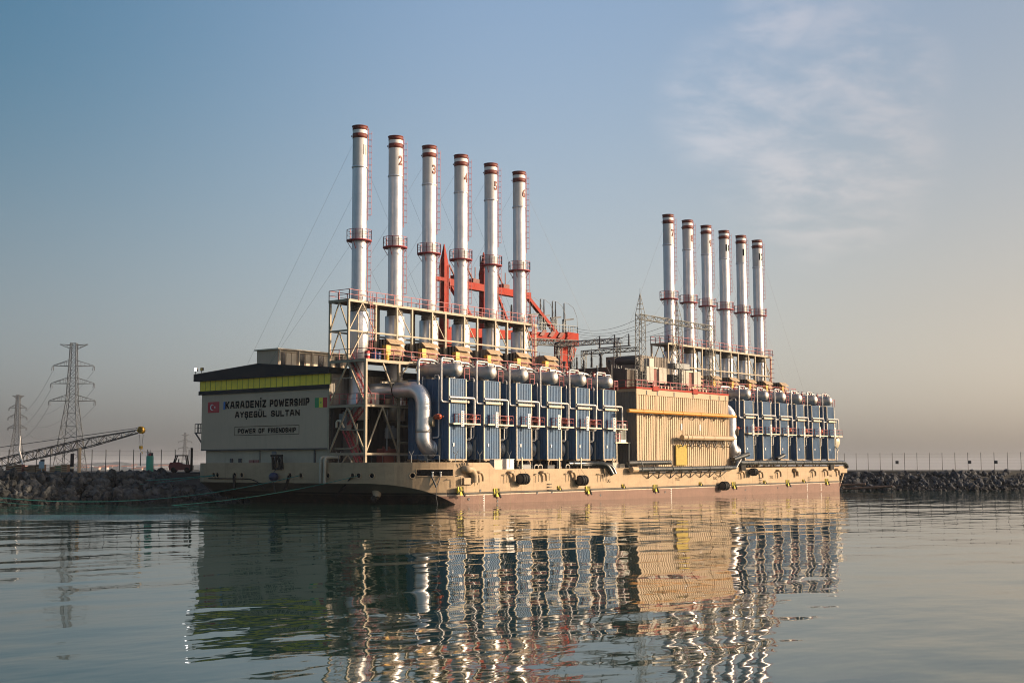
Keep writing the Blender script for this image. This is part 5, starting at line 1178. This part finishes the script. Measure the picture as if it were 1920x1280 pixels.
# boulders
rnd = random.Random(11)
def rock_mesh(seed, m_):
    bm = bmesh.new(); bmesh.ops.create_icosphere(bm, subdivisions=2, radius=1)
    r0 = random.Random(seed); pl = [Vector((r0.uniform(-1, 1), r0.uniform(-1, 1), r0.uniform(-1, 1))).normalized() for _ in range(9)]
    for v in bm.verts:
        d = v.co.normalized(); s = 1.0
        for p in pl:
            c = d.dot(p)
            if c > .3: s = min(s, .68 / c if c > .68 else 1.0)
        v.co = d * (s + .12 * mnoise.noise(d * 2.3 + Vector((seed, 0, 0))))
    me = bpy.data.meshes.new('boulder'); bm.to_mesh(me); bm.free(); me.materials.append(m_); return me
RM = [rock_mesh(i, M_ROCK) for i in range(7)]; RMR = [rock_mesh(i + 20, M_ROCKR) for i in range(7)]
def along(pa, pb, s):
    L_ = [0]; 
    for i in range(len(pa) - 1): L_.append(L_[-1] + (Vector(pa[i + 1]) - Vector(pa[i])).length)
    s *= L_[-1]
    for i in range(len(pa) - 1):
        if s <= L_[i + 1] or i == len(pa) - 2:
            t_ = (s - L_[i]) / (L_[i + 1] - L_[i]); return Vector(pa[i]).lerp(Vector(pa[i + 1]), t_), Vector(pb[i]).lerp(Vector(pb[i + 1]), t_)
def rocks(fr_i, wl_i, n_single, n_rest, meshes, label, group, smin, smax, fillname):
    pa, pb = fr_i, wl_i; items = []
    for k in range(n_single + n_rest):
        a, b = along(pa, pb, rnd.random()); t_ = rnd.random() ** .9 * 1.06 - .03; p = a.lerp(b, t_); z = 3.22 - 4.6 * t_ / 1.0 * .84
        s = smin + (smax - smin) * rnd.random() ** 1.8 * (1.6 if rnd.random() < .2 else 1); items.append((s, p, max(z, -.25)))
    items.sort(key=lambda i: -i[0])
    rest = MB()
    for k, (s, p, z) in enumerate(items):
        rot = (rnd.uniform(0, 6.3), rnd.uniform(0, 6.3), rnd.uniform(0, 6.3)); z = min(z, 3.35 - s * .3); sc = (s * rnd.uniform(.8, 1.3), s * rnd.uniform(.7, 1.1), s * rnd.uniform(.55, .9)); me = meshes[k % len(meshes)]
        if k < n_single:
            o = bpy.data.objects.new('boulder', me); COL.objects.link(o); o.location = (p.x, p.y, z); o.rotation_euler = rot; o.scale = sc
            tag(o, label, 'boulder', group)
        else:
            from mathutils import Euler
            M_ = Matrix.Translation((p.x, p.y, z)) @ Euler(rot).to_matrix().to_4x4() @ Matrix.Diagonal((*sc, 1))
            rest.add([M_ @ v.co for v in me.vertices], [tuple(f.vertices) for f in me.polygons])
    o = rest.build(fillname, meshes[0].materials[0]); tag(o, kind='stuff')
rocks(front[2:8], wl[2:8], 150, 1500, RM, 'dark angular boulder in the rubble bank to the left of the barge', 'boulders of the left bank', .24, .85, 'left_rubble')
rocks(front[10:16], wl[10:16], 150, 1700, RMR, 'dark angular boulder in the rubble bank beyond the far end of the barge', 'boulders of the right bank', .26, .80, 'right_rubble')
o = MB(); M_DRIFT = mat('driftwood', (.16, .10, .07), .8)
for x, y, x2, y2, zz_ in ((106.5, 7, 108.5, -2, .7), (108, 2, 110.5, -6, .3)):
    q = MB(); q.sweep([(x - 1, y, zz_), (x2 - 1, y2, zz_ + .5)], .2, 6); o = q.build('driftwood_log', M_DRIFT); tag(o, 'pale log washed against the dark rocks behind the hull end' if zz_ > .5 else 'thin log lying at the waterline behind the hull end', 'log')

# perimeter fence: posts and wires
def fence(name, pts, h, step, label, notices=()):
    F = empty(name, (pts[0][0], pts[0][1], 3.4)); tag(F, label, 'fence'); o0 = Vector((pts[0][0], pts[0][1], 3.4))
    a, b = Vector(pts[0]), Vector(pts[1]); ln = (b - a).length; k = int(ln / step); d = (b - a).normalized()
    for i in range(k + 1):
        p = a + d * step * i; q = MB(); q.rod(Vector((p.x, p.y, 3.3)) - o0, Vector((p.x, p.y, 3.4 + h)) - o0, .055, 6); q.build('post', M_DARK, F)
    for j in range(6):
        z = 3.4 + h * (.08 + .17 * j); q = MB(); q.bar(Vector((a.x, a.y, z)) - o0, Vector((b.x, b.y, z)) - o0, .012); q.build('wire', M_WIRE, F)
    d = d.to_3d()
    for s in notices:
        p = a.to_3d() + d * s; q = MB(); c = Vector((p.x, p.y, 3.4 + h * .48)) - o0; n_ = Vector((-d.y, d.x, 0)) * .03
        q.prism([c - d * .3 + Vector((0, 0, -.3)) - n_, c + d * .3 + Vector((0, 0, -.3)) - n_, c + d * .3 + Vector((0, 0, .3)) - n_, c - d * .3 + Vector((0, 0, .3)) - n_], n_); q.build('notice_plate', M_DARK, F)
fL0, fL1 = (-12.0, 77.4), (9.0, 50.6)
fence('wire_fence', ((-28, 98), (6.5, 54)), 3.2, 1.95, 'tall wire fence on the quay to the left of the barge', (34,))
fence('wire_fence', ((128, 40), (138, -62)), 3.5, 2.35, 'tall wire fence along the bank to the right of the barge', (38.5, 52.0, 56.7))

# teal mooring ropes
def rope(a, b, sag, label, r=.055, n=24):
    a, b = Vector(a), Vector(b); q = MB(); q.sweep([a.lerp(b, i / n) - Vector((0, 0, 4 * sag * (i / n) * (1 - i / n))) for i in range(n + 1)], r, 6)
    o = q.build('mooring_rope', M_ROPE); tag(o, label, 'rope', 'teal mooring ropes')
W1 = lambda y, z=3.15: toworld((-7.35, y, z))
rope(W1(33.55), (-40, 57, 2.9), .9, 'upper teal rope from the left hull corner across the rubble bank', .06)
rope(W1(32.9), (-42, 54, 2.4), 1.3, 'lower teal rope from the left hull corner, sagging over the rocks', .035)
rope(W1(18.1, 3.2), (-41, 46, 2.6), 2.6, 'teal rope from the middle of the raked end down to the water by the rocks', .045)
c_ = HOLES[.88]; rope(toworld(c_), (-43, 44, 2.4), 3.0, 'long thin teal rope crossing the dark raked end of the barge', .032)
rope(toworld((100.9, 3, 1.3)), (118.5, 8.5, 3.6), .5, 'teal rope from the far end of the hull up to the rocky bank', .06)

# ---- pylons
def make_pylon(name, loc, rz, H_, base, arms, label, m_=M_PYL, r=.13):
    R_ = empty(name, loc, rz); tag(R_, label, 'pylon', 'power pylons behind the quay')
    z1 = H_ * .55; wt = base * .36
    q = MB()
    def w_at(z): return (base + (wt - base) * z / z1) / 2 if z < z1 else wt / 2 * (1 - .42 * (z - z1) / (H_ - z1))
    lv = [0, .13, .25, .36, .46, .55, .61, .67, .73, .79, .85, .91, .96, 1.0]
    cs = ((-1, -1), (1, -1), (1, 1), (-1, 1))
    def P_(i, z): c = cs[i % 4]; w2 = w_at(z); return Vector((c[0] * w2, c[1] * w2, z))
    for a_, b_ in zip(lv[:-1], lv[1:]):
        za, zb = a_ * H_, b_ * H_
        for i in range(4):
            q.bar(P_(i, za), P_(i, zb), r * 1.7); q.bar(P_(i, za), P_(i + 1, zb), r * .9); q.bar(P_(i + 1, za), P_(i, zb), r * .9)
            if b_ > .3: q.bar(P_(i, zb), P_(i + 1, zb), r * .8)
    q.build('tower_body', m_, R_)
    for (hz_, half, tall) in arms:
        z = H_ * hz_
        for s in (-1, 1):
            q = MB(); w2 = w_at(z); tip = Vector((s * half, 0, z + (.0 if tall else .3)))
            for y in (-w2, w2):
                up_ = H_ * (.045 if tall else -.03); q.bar((s * w2, y, z), tip, r * 1.2); q.bar((s * w2, y, z + up_), tip + Vector((0, 0, .2 if tall else -.1)), r * 1.1)
                for t_ in (.25, .5, .75):
                    p0 = Vector((s * w2, y, z)).lerp(tip, t_); p1 = Vector((s * w2, y, z + up_)).lerp(tip, t_); q.bar(p0, p1, r * .7)
            q.build('cross_arm', m_, R_)
            if tall:
                q = MB()
                for o1 in (-.35, .35): q.rod(tip + Vector((o1 * .6, 0, 0)), tip + Vector((o1, 0, -H_ * .035)), r * .9, 5)
                q.build('insulator_string', M_PORC, R_)
    return R_
vr = radians(-52)
PA = make_pylon('pylon', (154.4, 311.5, 2.0), vr, 46.3, 9.4, ((.555, 8.1, True), (.688, 7.6, True), (.822, 7.3, True), (.985, 5.0, False)), 'tall lattice pylon standing nearest, behind the crane jib and rock bank')
PB = make_pylon('pylon', (321, 623, 1.5), vr, 46.6, 8.4, ((.57, 5.6, True), (.705, 5.6, True), (.83, 5.2, True), (.985, 3.6, False)), 'smaller lattice pylon at the far left edge, fainter in the haze', M_PYL, .17)
PC = make_pylon('pylon', (839, 1129, 1.0), vr, 44, 8, ((.58, 7.5, True), (.76, 7.5, True), (.94, 4.5, False)), 'faint distant pylon just left of the big grey end wall', M_PYL, .2)
k = 0
for hz_, half in ((.555, 8.1), (.688, 7.6), (.822, 7.3)):
    for s in (-1, 1):
        a_ = Vector((154.4 + cos(vr) * half * s, 311.5 + sin(vr) * half * s, 2 + 46.3 * hz_ - 1.8)); b_ = Vector((321 + cos(vr) * 5.4 * s, 623 + sin(vr) * 5.4 * s, 1.5 + 46.6 * (hz_ - .0) - 2))
        o = cable(a_, b_, 7.5, .045, M_WIRE, 22, 'overhead_line', None)
        k += 1; tag(o, ('lowest', 'middle', 'highest')[(k - 1) // 2] + ' of the sagging power lines on the ' + ('left', 'right')[(k - 1) % 2] + ' arms of the tallest pylon', 'power line', 'overhead lines between pylons')

# ---- lattice boom crane beyond the bank
def atdir(px, py, d):
    v = dirpx(px, py); fhx, fhy = cos(radians(37.95)), sin(radians(37.95)); t_ = d / (v.x * fhx + v.y * fhy); return Vector(cam.location) + v * t_
CR = empty('crawler_crane', (-15, 87, 3.42)); tag(CR, 'long low lattice crane jib with a yellow head and hanging hook on the quay', 'crane'); co = Vector((-15, 87, 3.42))
tip = Vector((3.0, 63.4, 9.2)); root = atdir(-70, 883, 194)
q = MB(); d_ = (tip - root); mid = root + d_ * .72
lattice(q, root - co, mid - co, 1.15, 1.2, 20, .055); lattice(q, mid - co, tip - co, 1.25, .45, 7, .05); q.build('jib', M_DARK, CR)
q = MB()
for k in (-.3, 0, .3): q.lathe([(0, k - .05), (.5, k - .05), (.44, k), (.5, k + .05), (0, k + .05)], (0, 0, .1), 'y', 18)
q.prism([(-.55, -.4, -.1), (.1, -.4, -.45), (.35, -.4, .1), (.1, -.4, .65), (-.3, -.4, .6)], (0, .05, 0)); q.prism([(-.55, .35, -.1), (.1, .35, -.45), (.35, .35, .1), (.1, .35, .65), (-.3, .35, .6)], (0, .05, 0))
o = q.build('jib_head', M_YBOX, CR, tip - co + Vector((.35, -.45, .1))); o.rotation_euler = (0, 0, radians(-52))
q = MB()
for k in range(4): q.bar((-.35 + k * .18, -.42, -.25 + k * .02), (-.2 + k * .16, -.42, .55), .07)
q2 = q.build('stripe', M_BLACK, o)
q = MB()
for o1 in (-.25, .3): q.rod(tip - co + Vector((.35 + o1 * .6, -.45 - o1 * .8, -.4)), tip - co + Vector((.35 + o1 * .25, -.45 - o1 * .3, -2.2)), .025, 4)
q.rod(tip - co + Vector((.35, -.45, -3.0)), tip - co + Vector((.35, -.45, -4.9)), .07, 5); q.build('hoist_cable', M_WIRE, CR)
q = MB(); c = tip - co + Vector((.35, -.45, -2.4)); q.box(c.x - .18, c.x + .18, c.y - .18, c.y + .18, c.z - .1, c.z + .35); q.sweep(bend([c + Vector((0, 0, -.1)), c + Vector((0, 0, -.4)), c + Vector((.2, -.2, -.6)), c + Vector((.1, -.1, -.8))], .1), .05, 6); q.build('hook', M_YBOX, CR)
q = MB(); q.bar(tip - co + Vector((0, 0, .5)), atdir(-70, 848, 194) - co, .08); q.build('pendant_line', M_DARK, CR)
q = MB(); q.box(-3.5, 1.0, -1.4, 1.4, .9, 2.6); q.box(-2.8, 1.4, -1.9, -1.2, .05, .9); q.box(-2.8, 1.4, 1.2, 1.9, .05, .9); o = q.build('crane_body', M_BAND, CR); o.rotation_euler = (0, 0, radians(-52))

# steel piles and tanks on the bank
def pile(name, x, y, r, z1, m_, label, band=None, z0=2.4):
    q = MB(); q.lathe([(r, z0), (r, z1), (r * .8, z1 + .02), (0, z1 + .02)], n=20); o = q.build(name, m_, None, (x, y, 0)); tag(o, label, 'pile' if 'pile' in name else 'tank')
    if band: q = MB(); q.lathe([(r + .02, band), (r + .02, band + .25)], n=20); q.build('band', M_CREAM, o)
    return o
_p = atdir(148, 885, 158); pile('steel_pile', _p.x, _p.y, .21, 6.45, mat('sandy_pile', (.62, .40, .22), .6, var=.3), 'sunlit sandy coloured steel pile standing in the rocks')
_p = atdir(134.5, 885, 160); pile('steel_pile', _p.x, _p.y, .22, 5.75, M_BLACK, 'black steel pile with one pale band beside the sandy pile', 3.9)
_p = atdir(280.5, 885, 168); G = pile('green_tank', _p.x, _p.y, .47, 5.55, mat('green_tank_paint', (.06, .34, .20), .5, var=.2), 'upright green cylinder tank with machinery on top, left of the forklift')
for k in range(5):
    q = MB(); a_ = k * 1.3; q.box(cos(a_) * .25 - .12, cos(a_) * .25 + .12, sin(a_) * .25 - .12, sin(a_) * .25 + .12, 5.57, 5.85 + .12 * (k % 3)); q.build('top_fitting', (M_RAD, M_DARK, M_RAD, M_PINK, M_DARK)[k], G)
q = MB(); q.bar((-.75, .3, 6.1), (.2, 0, 6.1), .06); q.rod((.1, 0, 5.6), (.1, 0, 6.4), .04); q.build('top_rail', M_RAD, G)
# forklift
_p = atdir(341, 885, 170); FK = empty('forklift', (_p.x, _p.y, 3.42), radians(-48)); tag(FK, 'dark red forklift truck with raised black mast beside the hall wall', 'forklift')
q = MB(); q.prism([(-1.55, -.65, .3), (1.15, -.65, .3), (1.15, -.65, 1.05), (.25, -.65, 1.1), (-.4, -.65, 1.35), (-1.45, -.65, 1.3), (-1.65, -.65, .8)], (0, 1.3, 0)); q.build('body', mat('forklift_red', (.17, .022, .022), .45), FK)
q = MB()
for x, x2 in ((-1.1, -.7), (.7, .55)):
    for y in (-.55, .55): q.bar((x, y, 1.0), (x2, y, 2.2), .13)
q.box(-.85, .7, -.62, .62, 2.15, 2.27); q.box(-.95, -.85, -.5, .5, 1.3, 1.75); q.build('cab_frame', M_BLACK, FK)
q = MB()
for y in (-.3, .3): q.box(1.12, 1.32, y - .07, y + .07, .15, 3.2)
for z in (.6, 1.8, 3.1): q.box(1.14, 1.3, -.3, .3, z, z + .12)
q.build('mast', M_BLACK, FK)
q = MB(); q.box(1.35, 2.3, -.35, -.22, .3, .37); q.box(1.35, 2.3, .22, .35, .3, .37); q.box(1.33, 1.42, -.5, .5, .3, .9); q.build('fork', M_BLACK, FK)
for x in (-1.0, .75):
    for y in (-.66, .48): q = MB(); q.lathe([(0, y), (.3, y), (.36, y + .04), (.36, y + .15), (.3, y + .19), (0, y + .19)], (x, 0, .36), 'y', 16); q.build('wheel', M_BLACK, FK)
q = MB(); q.box(-.45, .0, -.25, .25, 1.1, 1.3); q.box(-.5, -.4, -.25, .25, 1.2, 1.75); q.build('seat', M_DARK, FK)
# crates and stacked timber
tim = (mat('crate_timber', (.17, .095, .05), .8, var=.4), mat('crate_pale', (.30, .24, .15), .8, var=.4), mat('crate_dark_red', (.12, .035, .03), .8, var=.4), mat('crate_green', (.05, .16, .07), .8, var=.3))
cl_ = (('dark red stack of timber at the left edge of the quay', 2, 22, .55, .9), ('pale slatted crate right of the white leaning mast', 1, 53, .3, .8), ('brown slatted crate below the pale blue notice board, left one of the pair', 0, 63, .45, 1.0), ('brown slatted crate below the pale blue notice board, right one of the pair', 0, 77, .5, 1.1), ('green crate standing between timber crates under the tall pylon', 3, 112, .45, .95), ('timber crate with pale slats beside the black pile', 0, 123, .4, 1.1), ('timber crate with pale slats left of the green crate under the tall pylon', 0, 101, .35, .8), ('dark red machinery crate just left of the leaning white mast', 2, 36, .5, 1.1))
for lab, mi, px, w_, h_ in cl_:
    p = atdir(px, 885, 172); p.z = 3.42; q = MB(); c = empty('crate', p, radians(-52 + rnd.uniform(-8, 8))); tag(c, lab, 'crate', 'crates on the quay')
    q.box(-w_, w_, -.6, .6, 0.02, h_ * .97); q.build('crate_body', tim[mi], c)
    for k in range(4): z = .05 + k * h_ / 4; q = MB(); q.box(-w_ - .04, w_ + .04, -.66, -.6, z, z + h_ / 8); q.build('slat', tim[(mi + 1) % 2 if mi < 3 else 1], c)
p = atdir(78, 871, 170); q = MB(); q.box(-.35, .35, -.03, .03, -.45, .45); q.bar((0, 0, -2), (0, 0, -.4), .06); o = q.build('site_notice', mat('pale_blue_board', (.25, .36, .42), .6), None, p); o.rotation_euler = (0, 0, radians(-52)); tag(o, 'pale blue notice board above the crates', 'sign')
p = atdir(47, 885, 178); p2 = atdir(38, 817, 178); q = MB(); q.sweep([p, p.lerp(p2, .6) + Vector((-.25, .3, 0)), p2], [.14, .12, .07], 8); o = q.build('white_mast', M_WHITE, None); tag(o, 'slender white leaning mast among the crates at the left', 'mast')

# ---- far shore: low hills with a hazy town
q = MB(); mh_ = mat('far_hill', (.045, .06, .065), .95, var=.3, vscale=.01)
hp = []
ang = [(-200, 873), (-60, 872), (20, 870), (80, 871), (120, 869), (160, 869), (200, 866.5), (225, 865.5), (250, 869), (300, 868.5), (335, 870), (380, 871), (500, 872), (900, 873), (1300, 874)]
for i in range(len(ang) * 4 - 3):
    a_, b_ = ang[i // 4], ang[min(i // 4 + 1, len(ang) - 1)]; f_ = (i % 4) / 4; px = a_[0] + (b_[0] - a_[0]) * f_; py = a_[1] + (b_[1] - a_[1]) * f_ + rnd.uniform(-.5, .5)
    for d_, k in ((2250, 0), (2400, .55), (2600, 1), (3100, .9)):
        p = atdir(px, py, 2600); v = atdir(px, py, d_); hp.append((v.x, v.y, max(-.5, (p.z) * k) + (rnd.uniform(-1, 1.5) if 0 < k < 1 else 0)))
m_ = len(hp) // 4; q.add(hp, [(i * 4 + j, i * 4 + 1 + j, i * 4 + 5 + j, i * 4 + 4 + j) for i in range(m_ - 1) for j in range(3)][::1]); o = q.build('hills', mh_); tag(o, kind='structure')
hm = [mat('house_white', (.36, .36, .35), .8), mat('house_sand', (.42, .33, .25), .8), mat('house_grey', (.3, .3, .31), .8)]; rf_ = mat('tile_roof', (.28, .11, .07), .8)
for k in range(34):
    px = (155 + k * 6.4 + rnd.uniform(-2, 2)) if k < 30 else (40 + (k - 30) * 22); d_ = rnd.uniform(2260, 2500); p = atdir(px, 870, d_); p.z = (d_ - 2250) / 150 * 3.2 - .3
    s_ = rnd.uniform(5, 12); h_ = rnd.uniform(2.5, 5); c = empty('house', p, radians(-52 + rnd.uniform(-20, 20))); tag(c, 'tiny hazy house of the town on the far shore', 'house', 'houses on the far shore')
    q = MB(); q.box(-s_, s_, -4, 4, 0, h_); q.build('wall', hm[k % 3], c)
    q = MB(); q.prism([(-s_ - .4, -4.5, h_), (-s_ - .4, 4.5, h_), (-s_ - .4, 0, h_ + 2.2)], (2 * s_ + .8, 0, 0)); q.build('roof', rf_ if k % 3 != 2 else hm[2], c)

# ---- the air itself
hz_m = bpy.data.materials.new('haze_air'); hz_m.use_nodes = True; t = hz_m.node_tree; t.nodes.clear()
oo = t.nodes.new('ShaderNodeOutputMaterial'); pv = t.nodes.new('ShaderNodeVolumePrincipled'); t.links.new(pv.outputs[0], oo.inputs['Volume'])
pv.inputs['Color'].default_value = (.86, .9, 1, 1); pv.inputs['Density'].default_value = HAZE
if HAZE > 0:
    q = MB(); q.box(-950, 7100, -3600, 7100, -3, 52); o = q.build('haze', hz_m); tag(o, kind='stuff')
